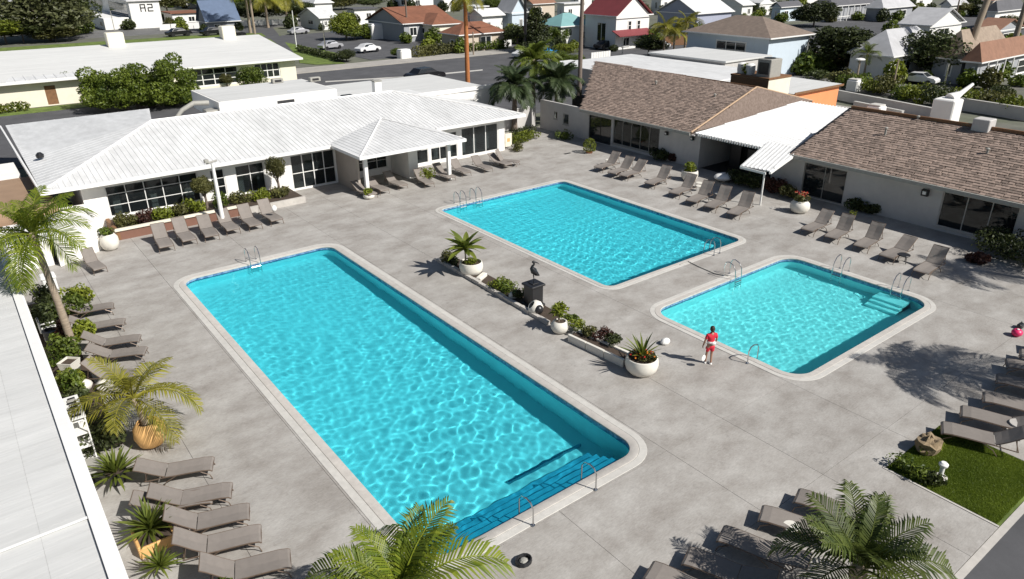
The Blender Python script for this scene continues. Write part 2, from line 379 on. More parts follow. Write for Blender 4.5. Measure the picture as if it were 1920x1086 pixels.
_t = m_tile.node_tree; _b = _t.nodes.new('ShaderNodeTexVoronoi'); _b.inputs['Scale'].default_value = 9; _c = _t.nodes.new('ShaderNodeTexCoord'); _t.links.new(_c.outputs['Object'], _b.inputs['Vector'])
_r = _t.nodes.new('ShaderNodeValToRGB'); _r.color_ramp.elements[0].color = (.02,.07,.22,1); _r.color_ramp.elements[1].color = (.30,.45,.62,1); _t.links.new(_b.outputs['Color'], _r.inputs[0]); _t.links.new(_r.outputs[0], _t.nodes['Principled BSDF'].inputs['Base Color']); _t.nodes['Principled BSDF'].inputs['Roughness'].default_value = .2
PL = ['long lap pool with steps and two grab rails at its near end', 'middle swimming pool at the back, beside the brown shingled wing', 'small square pool on the right where the person in red stands']
WC = [(.37,.83,.885), (.36,.84,.895), (.50,.90,.915)]
DEP = [(1.75,1.15), (1.5,1.2), (1.2,1.15)]
for i, P in enumerate(POOLS):
    x0,y0,x1,y1,r,w = P
    t = thing('swimming_pool', PL[i], 'swimming pool', (x0,y0,0), 'three turquoise pools in the deck')
    A = rr(x0,y0,x1,y1,r); n = len(A); dn, df = DEP[i]
    zf = lambda y: -(dn+(df-dn)*(y-y0)/(y1-y0))
    m = MB(); m.add([(x,y,-.005) for x,y in A]+[(x,y,zf(y)) for x,y in A], [(i2,(i2+1)%n,n+(i2+1)%n,n+i2) for i2 in range(n)][:]+[tuple(range(n,2*n))])
    bo = m.build('basin', m_basin, t); bo.cycles.is_caustics_receiver = True
    m = MB(); A2 = rr(x0+.012,y0+.012,x1-.012,y1-.012,r-.012); m.add([(x,y,-.008) for x,y in A2]+[(x,y,-.30) for x,y in A2], [(k,(k+1)%n,n+(k+1)%n,n+k) for k in range(n)])
    m.build('tile_band', m_tile, t)
    ringmesh(P, -.03, w*.5, -.04, .016, .006).build('coping', m_cop, t, True)
    ringmesh(P, w*.5+.004, w-.004, -.03, .010).build('coping_border', m_cop2, t, True)
    wo = put('water', water_mesh(P, 11+i, -.15, (.00105,.00105,.00105)[i], (.26,.17,.2)[i], (1.5,.9,1.1)[i], (.06,.055,.055)[i])); wo.data.materials.append(watermat('pool_water', WC[i]))
    tag(wo, kind='structure'); wo.cycles.is_caustics_caster = True
    if i == 0:
        for k in range(4):
            o = MB().bev((x0+.3, y0+.012, -1.62), (x1-.75, y0+.55+k*.38, -.42-k*.3), .02).build('pool_step', m_step, t); o.cycles.is_caustics_receiver = True
        MB().bev((11.6,y0+2.3,-1.68), (14.9,y0+2.38,-1.5), .02).build('floor_bar', m_step, t)
    if i == 2:
        for k in range(3):
            o = MB().bev((x1-.9-k*.3, y0+.9, -1.18), (x1-.012, y0+2.4, -.40-k*.25), .02).build('pool_step', m_basin, t); o.cycles.is_caustics_receiver = True

def patch(name, pts, mat, z=-.02, kind='structure', world=False, th=.04):
    P = [Vector((p[0],p[1],0)) for p in pts] if world else [G(p[0],p[1]) for p in pts]
    a = sum(P[i].x*P[(i+1)%len(P)].y-P[(i+1)%len(P)].x*P[i].y for i in range(len(P)))
    if a < 0: P = P[::-1]
    return tag(MB().prism([(p.x,p.y) for p in P], z-th, z).build(name, mat), kind=kind)
def rect(x0,y0,x1,y1): return [(x0,y0),(x1,y0),(x1,y1),(x0,y1)]
patch('asphalt_path', rect(12,-12,70,4.19), m_asph, -.02, world=True)
patch('path_edging', rect(12,3.98,DX1,4.185), m_cop, -.012, world=True, th=.03)
patch('lawn', rect(20.87,4.2,24.73,7.53), m_lawn, -.01, world=True)
patch('road', rect(-60,69,23.5,95.2), m_asph, -.02, world=True)
patch('road', rect(39.5,60,230,104.6), m_asph, -.025, world=True)
patch('pavement', rect(39.5,104.7,99,109.5), m_pave, .10, world=True, th=.2)
patch('car_park', rect(57,112,93,163), m_asph, -.018, world=True)
patch('car_park', [(200,62),(500,38),(560,110),(490,62)], m_asph, -.016)
patch('road', rect(23.6,185,110,205), m_asph2, -.015, world=True)
patch('grass_verge', rect(23.6,86,39.3,98.5), m_lawn, -.015, world=True)
patch('grass_verge', rect(-60,95.3,23.4,98.5), m_lawn, -.01, world=True)
patch('grass_verge', rect(-5,125,62,176), m_lawn, -.02, world=True)
patch('grass_verge', [(556,90),(648,119),(590,121),(562,118)], m_lawn, .01)
patch('grass_verge', [(1150,118),(1200,112),(1208,122),(1160,124)], m_lawn, .02)
patch('road', [(1460,128),(1640,152),(1930,184),(1930,214),(1700,186),(1470,150)], m_asph2, -.01)
patch('garden_path', rect(55,20,78,52), m_pave, -.03, world=True)
patch('painted_line', [(700,149),(905,130),(905,132),(702,152)], m_cop2, -.018, th=.004)
patch('painted_line', [(855,152),(905,162),(905,164),(855,154)], m_cop2, -.018, th=.004)
patch('painted_line', [(610,152),(760,143),(760,145),(610,154)], m_cop2, -.018, th=.004)

# ------------------------------------------------------------------ building helpers
def BX(ax, fix, a0, a1, z0, z1, d0, d1):      # a box on a wall: ax 'x' = the wall runs along x at y=fix and faces -y; 'y' = runs along y at x=fix and faces -x
    return ((a0, fix+d0, z0), (a1, fix+d1, z1)) if ax == 'x' else ((fix+d0, a0, z0), (fix+d1, a1, z1))
def wall(m, ax, fix, a0, a1, z0, z1, th=.2, holes=()):
    cur = a0
    for (h0, h1, q0, q1) in sorted(holes):
        if h0 > cur: m.box(*BX(ax, fix, cur, h0, z0, z1, 0, th))
        if q0 > z0: m.box(*BX(ax, fix, h0, h1, z0, q0, 0, th))
        if q1 < z1: m.box(*BX(ax, fix, h0, h1, q1, z1, 0, th))
        cur = h1
    if cur < a1: m.box(*BX(ax, fix, cur, a1, z0, z1, 0, th))
def window(par, ax, fix, a0, a1, z0, z1, cols, rows, fm, pm, ft=.06, name='window', rowz=None, proud=-.03, sill=True):
    m = MB(); d0, d1 = proud, proud+.09
    m.box(*BX(ax,fix,a0,a0+ft,z0,z1,d0,d1)); m.box(*BX(ax,fix,a1-ft,a1,z0,z1,d0,d1))
    m.box(*BX(ax,fix,a0+ft,a1-ft,z0,z0+ft,d0,d1)); m.box(*BX(ax,fix,a0+ft,a1-ft,z1-ft,z1,d0,d1))
    xs = [a0+ft+(a1-a0-2*ft)*k/cols for k in range(cols+1)]
    zs = rowz or [z0+ft+(z1-z0-2*ft)*k/rows for k in range(rows+1)]
    hb = ft*.35
    for x in xs[1:-1]: m.box(*BX(ax,fix,x-hb,x+hb,z0+ft,z1-ft,d0+.012,d1-.012))
    for z in zs[1:-1]:
        for k in range(cols): m.box(*BX(ax,fix,xs[k]+hb,xs[k+1]-hb,z-hb*.8,z+hb*.8,d0+.02,d1-.02))
    w = m.build(name, fm, par)
    for k in range(cols):
        for r in range(len(zs)-1):
            MB().box(*BX(ax,fix,xs[k]+hb,xs[k+1]-hb,zs[r]+hb,zs[r+1]-hb,d0+.04,d0+.052)).build('pane', pm, w)
    if sill: MB().box(*BX(ax,fix,a0-.08,a1+.08,z0-.07,z0-.002,proud-.06,proud+.1)).build('sill', fm, w)
    return w
def strip_ribs(A, Bq, C, D, n, r=.03, up=.035):      # n ribs from edge A-B up to edge D-C of a roof slope
    m = MB(); A, Bq, C, D = map(Vector, (A, Bq, C, D))
    for k in range(n+1):
        t = k/n; p = A.lerp(Bq, t); q = D.lerp(C, t)
        s = (Bq-A).normalized()*r; u = Vector((0,0,up))
        m.add([p-s, p+s, p+u, q-s, q+s, q+u], [(0,1,2),(5,4,3),(0,2,5,3),(1,4,5,2),(0,3,4,1)])
    return m
def clipribs(poly, dirv, step, r=.025, up=.035):      # ribs running along dirv across a planar polygon
    P = [Vector(p) for p in poly]; d = Vector(dirv)
    n = (P[1]-P[0]).cross(P[2]-P[0]).normalized(); n = -n if n.z < 0 else n
    d = (d-n*d.dot(n)).normalized(); s = n.cross(d).normalized(); m = MB()
    lo = min(p.dot(s) for p in P); hi = max(p.dot(s) for p in P); q = lo+step*.5
    while q < hi:
        ts = []
        for i in range(len(P)):
            a, b = P[i], P[(i+1)%len(P)]; da, db = a.dot(s)-q, b.dot(s)-q
            if da*db < 0: ts.append(a.lerp(b, da/(da-db)))
        if len(ts) >= 2:
            ts.sort(key=lambda v: v.dot(d)); a, b = ts[0], ts[-1]
            if (b-a).length > .3:
                sv = s*r; u = n*up; m.add([a-sv, a+sv, a+u, b-sv, b+sv, b+u], [(0,1,2),(5,4,3),(0,2,5,3),(1,4,5,2),(0,3,4,1)])
        q += step
    return m
def gables(m, ax, x0, x1, y0, y1, h, rise, th=.2):
    if ax == 'x':
        ym = (y0+y1)/2
        for x in (x0, x1-th): m.add([(x,y0,h),(x,y1,h),(x,ym,h+rise),(x+th,y0,h),(x+th,y1,h),(x+th,ym,h+rise)], [(0,1,2),(5,4,3),(0,3,4,1),(1,4,5,2),(2,5,3,0)])
    else:
        xm = (x0+x1)/2
        for y in (y0, y1-th): m.add([(x0,y,h),(x1,y,h),(xm,y,h+rise),(x0,y+th,h),(x1,y+th,h),(xm,y+th,h+rise)], [(0,1,2),(5,4,3),(0,3,4,1),(1,4,5,2),(2,5,3,0)])
def roofmesh(kind, x0, x1, y0, y1, h, rise, ov, th=.14):
    X0, X1, Y0, Y1 = x0-ov, x1+ov, y0-ov, y1+ov; z = h+.03; t = z+rise; m = MB()
    if kind == 'flat':
        m.box((X0,Y0,z-.03+.001),(X1,Y1,z+.22)); return m
    if kind == 'gabx':
        ym = (Y0+Y1)/2; m.slab([(X0,Y0,z),(X1,Y0,z),(X1,ym,t),(X0,ym,t)], th); m.slab([(X0,ym+.002,t),(X1,ym+.002,t),(X1,Y1,z),(X0,Y1,z)], th); return m
    if kind == 'gaby':
        xm = (X0+X1)/2; m.slab([(X0,Y1,z),(X0,Y0,z),(xm,Y0,t),(xm,Y1,t)], th); m.slab([(xm+.002,Y1,t),(xm+.002,Y0,t),(X1,Y0,z),(X1,Y1,z)], th); return m
    W_, D_ = X1-X0, Y1-Y0
    if W_ >= D_: c = D_/2; a, b = (X0+c,(Y0+Y1)/2,t), (X1-c,(Y0+Y1)/2,t)
    else: c = W_/2; a, b = ((X0+X1)/2,Y0+c,t), ((X0+X1)/2,Y1-c,t)
    v = [(X0,Y0,z),(X1,Y0,z),(X1,Y1,z),(X0,Y1,z),a,b]
    f = [(0,1,5,4),(1,2,5),(2,3,4,5),(3,0,4)] if W_ >= D_ else [(0,1,4),(1,2,5,4),(2,3,5),(3,0,4,5)]
    v += [(p[0],p[1],p[2]-th) for p in v[:4]]
    f += [(i, i+6, (i+1)%4+6, (i+1)%4) for i in range(4)]+[(9,8,7,6)]
    m.add(v, f); return m
def house(name, label, N, h, Lx, Rx, rise, kind, rk, wk, wins=(), cat='house', ov=.5, group='houses of the neighbourhood', chim=None, wkL=None, door=None):
    c = G(N[0], N[1], h); x0, y0 = c.x, c.y
    w = bis(lambda q: PJ(x0+q, y0, h)[0], Rx, .1, 120); d = bis(lambda q: PJ(x0, y0+q, h)[0], Lx, .1, 150)
    t = thing(name, label, cat, (x0, y0, 0), group)
    m = MB().box((x0,y0,-.05),(x0+w,y0+d,h))
    if kind == 'gabx': gables(m, 'x', x0, x0+w, y0, y0+d, h, rise*.9)
    if kind == 'gaby': gables(m, 'y', x0, x0+w, y0, y0+d, h, rise*.9)
    m.build('wall', WALLS[wk], t)
    rf = roofmesh(kind, x0, x0+w, y0, y0+d, h, rise, ov).build('roof', ROOFS[rk], t)
    if kind != 'flat':
        f = MB(); X0,X1,Y0,Y1 = x0-ov,x0+w+ov,y0-ov,y0+d+ov
        f.box((X0-.04,Y0-.045,h-.1),(X1+.04,Y0-.004,h+.07)); f.box((X0-.045,Y0-.003,h-.1),(X0-.004,Y1,h+.07)); f.build('fascia', m_fascia, t)
    if chim:
        cx, cy = x0+w*chim[0], y0+d*chim[1]; s = chim[2]
        MB().bev((cx-s,cy-s*.7,h),(cx+s,cy+s*.7,h+rise+chim[3]), .05).build('chimney', m_cream, rf)
    for (fc, a, b, z0, z1, nc, nr) in wins:
        if fc == 'R': window(t, 'x', y0, x0+w*a, x0+w*b, h*z0, h*z1, nc, nr, m_white, m_paned, .14, proud=-.08)
        else: window(t, 'y', x0, y0+d*a, y0+d*b, h*z0, h*z1, nc, nr, m_white, m_paned, .14, proud=-.08)
    if door:
        fc, a = door; q = (x0+w*a) if fc == 'R' else (y0+d*a); mm = MB().box(*BX('x' if fc == 'R' else 'y', y0 if fc == 'R' else x0, q, q+1.1, 0, 2.1, -.05, .02)); mm.build('door', m_wood, t)
    return t, (x0, y0, w, d)

# ------------------------------------------------------------------ white clubhouse (left)
ch = thing('clubhouse', 'long white clubhouse with ribbed hip roof, portico and glazed pool front', 'clubhouse', (5, 49, 0))
Y = 49.0
OP = [(6.25,11.75,.55,2.5),(12.5,13.45,.6,2.45),(14.15,16.15,.45,2.45),(18.0,21.4,.03,2.55),(22.3,25.6,.45,2.3),(27.2,29.3,.2,2.35),(29.5,32.1,.2,2.35),(32.45,36.25,.12,2.5)]
m = MB(); wall(m, 'x', Y, 5, 36.9, -.02, 2.98, .22, OP); wall(m, 'y', 5, Y+.222, 70, -.02, 2.98, .2); wall(m, 'y', 36.7, Y+.222, 64, -.02, 2.98, .2); m.box((5.2,64,-.02),(36.7,64.2,2.98)); m.build('wall', m_wall_l, ch)
MB().box((5.22,Y+.23,-.015),(36.68,63.98,.02)).build('floor', m_taupe, ch)
MB().box((5.22,54,.021),(36.68,54.1,2.9)).build('inner_wall', m_cop, ch)
window(ch,'x',Y+.06,6.25,11.75,.55,2.5,5,3,m_white,m_pane,.07,rowz=[.62,1.25,1.95,2.43])
window(ch,'x',Y+.06,12.5,13.45,.6,2.45,1,3,m_white,m_pane,.07)
window(ch,'x',Y+.06,14.15,16.15,.45,2.45,2,2,m_white,m_pane,.07,rowz=[.52,1.75,2.38])
d_ = window(ch,'x',Y+.06,18.0,21.4,.03,2.55,4,1,m_white,m_pane,.09,name='glass_door',rowz=[.12,1.2,2.46],sill=False)
window(ch,'x',Y+.06,22.3,25.6,.45,2.3,4,3,m_white,m_pane,.05)
window(ch,'x',Y+.06,27.2,29.3,.2,2.35,2,2,m_white,m_pane,.06)
window(ch,'x',Y+.06,29.5,32.1,.2,2.35,3,2,m_white,m_pane,.08)
window(ch,'x',Y+.06,32.45,36.25,.12,2.5,3,1,m_white,m_pane,.10,sill=False)
for a in (6.6,8.8,10.9,14.4,15.7,22.8,24.9,27.6,30.1,31.5,32.8,33.9,35.1):
    MB().box((a,Y+.5,.3),(a+.34+.3*random.random(),Y+.54,2.4)).build('curtain', m_curt, ch)
EZ = 3.0
fl, fr, rl, rrg = (3.0,48.2,EZ),(38.4,48.2,EZ),(11.3,57,4.6),(30.8,57,4.6)
lb = (3.3,71.5,EZ); lb2 = (12.4,62.5,4.55); br = (38.4,65.8,EZ); bl = (12.4,65.8,EZ)
rf = MB(); rf.slab([fl,fr,rrg,rl], .12); rf.slab([lb,fl,rl,lb2], .12); rf.slab([fr,br,rrg], .12); rf.slab([br,bl,rl,rrg], .12)
rf = rf.build('roof', m_roof_w, ch)
rb = clipribs([fl,fr,rrg,rl], (0,1,.2), .33, .016, .028); r2 = clipribs([lb,fl,rl,lb2], (1,0,.2), .66, .010, .012); rb.add(r2.v, r2.f)
rb.build('roof_ribs', m_rib, rf, kind='stuff')
cp = MB()
for a, b in ((fl,rl),(fr,rrg),(rl,rrg)):
    cp.tube([Vector(a)+Vector((0,0,.03)), Vector(b)+Vector((0,0,.03))], .07, 6)
cp.build('ridge_cap', m_fascia, rf)
for a, b in (((3.0,48.07,2.8),(20.7,48.2,3.03)),((29.6,48.07,2.8),(38.4,48.2,3.03)),((2.88,48.07,2.8),(2.998,71.5,3.03)),((38.402,48.07,2.8),(38.5,65.8,3.03))): MB().box(a,b).build('gutter', m_fascia, rf)
sf = MB(); sf.box((3.05,48.22,2.80),(38.3,48.98,2.86)); sf.build('soffit', m_fascia, rf)
ap = Vector((26.6,51.4,3.66)); pa, pb, pc, pd_ = (20.9,43.8,EZ),(29.3,43.8,EZ),(29.3,48.6,EZ+.05),(20.9,48.6,EZ+.05)
po = MB(); po.slab([pa,pb,ap], .1); po.slab([pd_,pa,ap], .1); po.slab([pb,pc,ap], .1)
po = po.build('portico_roof', m_roof_w, ch)
q = clipribs([pa,pb,tuple(ap)], (0,1,.1), .33, .014, .022); r2 = clipribs([pd_,pa,tuple(ap)], (0,1,.02), .33, .014, .022); q.add(r2.v, r2.f); q.build('roof_ribs', m_rib, po, kind='stuff')
cp = MB()
for a in (pa,pb): cp.tube([Vector(a)+Vector((0,0,.02)), ap+Vector((0,0,.03))], .06)
cp.build('ridge_cap', m_fascia, po)
for a, b in (((20.8,43.68,2.82),(29.4,43.8,3.03)),((20.8,43.802,2.82),(20.9,48.05,3.03)),((29.3,43.802,2.82),(29.4,48.05,3.03))): MB().box(a,b).build('gutter', m_fascia, po)
for x,y in ((21.6,44.6),(28.3,44.5)): MB().bev((x-.13,y-.13,0),(x+.13,y+.13,2.84),.02).build('column', m_white, ch)
MB().prism([(26.0,46.4),(26.9,46.6),(27.0,48.95),(25.9,48.95)], 0, 2.84).build('pillar', m_wall_l, ch)
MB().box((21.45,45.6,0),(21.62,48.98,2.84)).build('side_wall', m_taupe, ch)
ww = MB().box((16.6,58.6,3.6),(26.4,66,5.05)); ww.build('roof_parapet', m_wall_l, ch)
MB().box((16.75,58.75,5.052),(26.25,65.85,5.07)).build('flat_roof', m_roof_g, ch)
MB().box((21.2,58.52,4.25),(22.6,58.598,4.65)).build('vent_grille', m_black, ch)
MB().box((26.5,58.0,0),(42.5,70,3.55)).build('rear_wing', m_wall_l, ch); MB().box((26.6,58.1,3.552),(42.4,69.9,3.58)).build('rear_roof', m_roof_g, ch)
MB().box((26.5,57.9,3.585),(42.5,58.05,3.95)).build('parapet', m_fascia, ch)
for i,(px,py,z) in enumerate([(650,185,3.6),(520,155,5.1),(590,152,5.1)]):
    c = G(px,py,z); t = thing('rooftop_vent', ['black duct lying on the clubhouse flat roof','small grey vent box on the clubhouse roof near the left','small vent box at the far edge of the clubhouse flat roof'][i], 'vent', c, 'vents on the clubhouse roof')
    MB().bev((c.x-.5,c.y-.25,z),(c.x+.5,c.y+.25,z+.35),.05).build('casing', m_black if i==0 else m_ac, t); MB().box((c.x-.3,c.y-.27,z+.08),(c.x+.3,c.y-.251,z+.26)).build('grille', m_dark, t)
c = G(708,180,3.6); t = thing('rooftop_chimney', 'white stub chimney with dark flank on the clubhouse flat roof', 'chimney', c)
MB().bev((c.x-.35,c.y-.3,3.58),(c.x+.35,c.y+.3,4.9),.04).build('stack', m_white, t); MB().box((c.x-.4,c.y-.35,4.91),(c.x+.4,c.y+.35,5.0)).build('cap', m_ac, t)
for i,(px,py) in enumerate([(75,293)]):
    c = G(px,py,3.4); t = thing('roof_vent', 'small black vent on the left slope of the clubhouse roof', 'vent', c); MB().lathe([(.22,-.1),(.25,.1),(.1,.25)], c, 10).build('hood', m_black, t)
# tall satellite dish and tripod on the rear roof, junk at the left of the flat wing
c = G(352,205,4.7); t = thing('roof_unit', 'grey curved air duct standing left of the flat white roof', 'air duct', c)
MB().tube([(c.x-1.2,c.y,3.9),(c.x-.4,c.y,4.7),(c.x+.5,c.y,5.1),(c.x+1.6,c.y,5.0)], [.12,.16,.18,.2], 10).build('duct', m_ac, t, True); MB().box((c.x+1.2,c.y-.5,3.6),(c.x+2.2,c.y+.5,4.5)).build('casing', m_ac, t)

# ------------------------------------------------------------------ brown shingled wings (right)
BASET = [None]*8
def shingle_meshes():
    for k in range(8):
        r = random.Random(k); w, l, h = .36*(.80+.32*r.random()), .36, .03+.02*r.random()
        v = [(-w/2,0,0),(w/2,0,0),(w/2-.03*r.random(),l,0),(-w/2+.03*r.random(),l,0),(-w/2,-.01*r.random(),h),(w/2,.02*r.random(),h*.8),(w/2,l,h*.35),(-w/2,l,h*.35)]
        m = MB(); m.add(v, [(0,3,2,1),(4,5,6,7),(0,1,5,4),(1,2,6,5),(2,3,7,6),(3,0,4,7)], r.random()); BASET[k] = m
shingle_meshes(); SH_ME = [b.mesh('shingle', m_shing, tone=True) for b in BASET]
def shingle_slope(par, A, Bq, C, D, near=300):      # A-B the eave, D-C the ridge
    A, Bq, C, D = map(Vector, (A, Bq, C, D)); n = (Bq-A).cross(D-A).normalized(); e = (Bq-A).normalized(); up = n.cross(e).normalized()
    if n.z < 0: n = -n
    Lup = max((D-A).dot(up), (C-A).dot(up)); rows = int(Lup/.27); off = chain(par); P = []
    poly = [((q-A).dot(e), (q-A).dot(up)) for q in (A,Bq,C,D)]
    def inside(x, y):
        c = False
        for i in range(4):
            (x1,y1),(x2,y2) = poly[i], poly[(i+1)%4]
            if (y1 > y) != (y2 > y) and x < (x2-x1)*(y-y1)/(y2-y1)+x1: c = not c
        return c
    xs = [p[0] for p in poly]
    for r in range(rows):
        x = min(xs)+random.uniform(0,.34); y = r*.27+.01
        while x < max(xs):
            if inside(x, y+.15): P.append((x, y))
            x += .36
    R = Matrix((e, up, n)).transposed().to_4x4()
    pts = [(A+e*x+up*y+n*(.012)+Vector((0,0,0)), random.randrange(8), random.uniform(-.09,.09)) for x,y in P]
    pts.sort(key=lambda q: dist(q[0]) if -20 < PJ(*q[0])[0] < 1940 else 1e9)
    for p, k, a in pts[:near]:
        M_ = Matrix.Translation(p-off) @ R @ Matrix.Rotation(a, 4, 'Z') @ Matrix.Rotation(-.04, 4, 'X')
        o = bpy.data.objects.new('shingle', SH_ME[k]); COL.objects.link(o); o.parent = par; o.matrix_local = M_
    m = MB()
    for p, k, a in pts[near:]:
        M_ = Matrix.Translation(p) @ R @ Matrix.Rotation(a, 4, 'Z') @ Matrix.Rotation(-.04, 4, 'X')
        m.add([M_ @ Vector(v) for v in BASET[k].v], BASET[k].f, random.random())
    m.build('shingles', m_shing, par, tone=True, kind='stuff')
def dark_window(par, a0, a1, z0, z1, c, r, **k): return window(par, 'y', 45.06, a0, a1, z0, z1, c, r, k.get('fm', m_ac), m_pane, k.get('ft', .07), name=k.get('name','window'), sill=k.get('sill', True))
wa = thing('shingled_wing', 'grey walled wing with brown shingle roof behind the middle pool', 'building', (45, 35, 0))
m = MB(); wall(m,'y',45,34.8,54,-.02,2.72,.22,[(38.9,44.15,.28,2.42),(44.4,47.2,.03,2.3),(49.9,50.7,.9,1.9),(51.5,52.0,1.2,1.9)]); m.box((45.22,34.8,-.02),(58,35.0,2.72)); m.build('wall', m_wall_r, wa)
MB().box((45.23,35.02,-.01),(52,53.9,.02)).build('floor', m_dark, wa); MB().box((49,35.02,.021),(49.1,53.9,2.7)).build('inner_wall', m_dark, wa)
dark_window(wa, 38.9,44.15,.28,2.42,5,1); dark_window(wa,49.9,50.7,.9,1.9,1,1); dark_window(wa,51.5,52.0,1.2,1.9,1,1)
window(wa,'y',45.1,44.4,47.2,.03,2.3,2,1,m_black,m_paned,.06,name='door',sill=False)
ra = MB().slab([(44.3,47.6,2.78),(44.3,35.2,2.78),(53.9,36.5,5.0),(54.7,56.8,5.0)], .12); ra.slab([(44.3,35.2,2.78),(62.5,36.3,2.95),(53.9,36.5,5.0)],.12); ra = ra.build('roof', m_under, wa)
shingle_slope(ra, (44.3,35.2,2.79),(44.3,47.6,2.79),(54.7,56.8,5.01),(53.9,36.5,5.01))
MB().slab([(44.7,35.15,2.86),(62.3,36.25,3.02),(53.95,36.45,5.04)],.03).build('hip_end', m_shing, ra)
cp = MB().tube([(44.3,35.2,2.85),(53.9,36.5,5.08)],.07).tube([(53.9,36.5,5.08),(62.5,36.3,3.0)],.07); cp.build('ridge_cap', m_tan, ra)
MB().tube([(53.9,36.5,5.06),(54.7,56.8,5.06)],.08).build('ridge_board', m_wood, ra)
MB().box((44.18,35.25,2.60),(44.3,47.6,2.82)).build('gutter', m_ac, ra)
MB().box((44.32,34.9,2.60),(44.98,47.6,2.655)).build('soffit', m_wall_r, ra)
wb = thing('shingled_wing', 'grey walled wing with brown shingle roof on the right beside the square pool', 'building', (45, 8, 0))
m = MB(); wall(m,'y',45,7,28.4,-.02,2.72,.22,[(12.9,16.95,.25,2.4),(22.9,25.95,.03,2.3)]); m.box((45.22,28.2,-.02),(58,28.4,2.72)); m.build('wall', m_wall_r, wb)
m = MB(); m.add([(44.6,26.75,2.72),(58.3,26.75,2.72),(51.4,26.75,4.86),(44.6,26.95,2.72),(58.3,26.95,2.72),(51.4,26.95,4.86)], [(0,1,2),(5,4,3),(0,3,4,1),(1,4,5,2),(2,5,3,0)]); m.build('gable', m_wall_r, wb)
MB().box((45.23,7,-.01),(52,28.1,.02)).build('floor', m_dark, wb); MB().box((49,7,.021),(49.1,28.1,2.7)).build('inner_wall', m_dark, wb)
dark_window(wb,12.9,16.95,.25,2.4,3,1,fm=m_cop); window(wb,'y',45.08,22.9,25.95,.03,2.3,2,1,m_ac,m_paned,.06,name='door',sill=False)
rb_ = MB().slab([(44.3,26.7,2.78),(44.3,5,2.78),(51.3,5,5.0),(51.3,26.7,5.0)], .12); rb_.slab([(51.302,26.7,5.0),(51.302,5,5.0),(58.3,5,2.78),(58.3,26.7,2.78)],.12); rb_ = rb_.build('roof', m_under, wb)
shingle_slope(rb_, (44.3,5,2.79),(44.3,26.7,2.79),(51.3,26.7,5.01),(51.3,5,5.01))
MB().box((51.2,5,5.02),(51.36,26.7,5.22)).build('ridge_board', m_wood, rb_)
MB().box((44.16,5,2.60),(44.3,26.75,2.82)).build('gutter', m_ac, rb_); MB().slab([(44.3,26.86,2.84),(44.3,26.71,2.84),(51.3,26.71,5.06),(51.3,26.86,5.06)],.2).build('bargeboard', m_black, rb_)
MB().box((44.32,7,2.60),(44.98,26.7,2.655)).build('soffit', m_wall_r, rb_)
MB().bev((50.8,17.5,4.3),(51.8,18.5,5.65),.04).build('chimney', m_wall_r, rb_)
cn = thing('covered_link', 'white corrugated roof over a dark opening between the two shingled wings', 'covered passage', (45, 27, 0))
MB().slab([(44.5,35.0,2.80),(44.5,27.0,2.80),(60,27.0,3.3),(60,36,3.3)], .06).build('roof', m_roof_w, cn)
clipribs([(44.5,35.0,2.80),(44.5,27.0,2.80),(60,27.0,3.3),(60,36,3.3)], (1,0,.03), .3, .06, .05).build('corrugation', m_roof_w, cn, kind='stuff')
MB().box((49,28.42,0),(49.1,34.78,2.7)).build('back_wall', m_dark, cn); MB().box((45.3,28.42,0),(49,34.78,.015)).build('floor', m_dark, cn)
for k in range(3): MB().box((47.2,29.4+k*1.6,.016),(47.5,30.4+k*1.6,1.5+.2*k)).build('cupboard', m_black, cn)
m = MB()
for k in range(34): m.box((44.42,27.3+k*.22,2.62),(44.46,27.42+k*.22,2.76))
m.build('scalloped_edge', m_white, cn, kind='stuff')
aw = thing('awning', 'white corrugated awning on a single post sloping down over the deck', 'awning', (43, 27, 0))
MB().slab([(45.6,29.4,2.98),(40.5,27.9,2.4),(40.9,25.9,2.4),(45.6,26.72,2.96)],.06).build('canopy', m_roof_w, aw)
clipribs([(45.6,29.4,2.98),(40.5,27.9,2.4),(40.9,25.9,2.4),(45.6,26.72,2.96)], (1,.28,.12), .28, .07, .06).build('corrugation', m_roof_w, aw, kind='stuff')
MB().box((40.42,25.9,2.24),(40.48,27.85,2.38)).build('valance', m_white, aw); MB().tube([(40.95,26.3,0),(40.95,26.3,2.36)],.06,8).build('post', m_white, aw)
MB().slab([(40.8,25.88,2.36),(40.86,25.78,2.36),(45.5,26.6,2.92),(45.5,26.72,2.92)],.14).build('side_fascia', m_white, aw)
for i,(y,z,lb_) in enumerate([(38.1,2.2,'small dark wall lamp right of the five pane window'),(35.5,2.25,'small dark wall lamp beside the dark opening'),(17.9,2.1,'square black wall lamp left of the three pane window')]):
    t = thing('wall_lamp', lb_, 'wall lamp', (44.9,y,z), 'wall lamps'); s = .14 if i < 2 else .2
    MB().bev((44.75,y-s,z-s),(44.99,y+s,z+s),.03).build('housing', m_black, t); MB().box((44.73,y-s*.5,z-s*.5),(44.748,y+s*.5,z+s*.45)).build('lens', m_white, t)
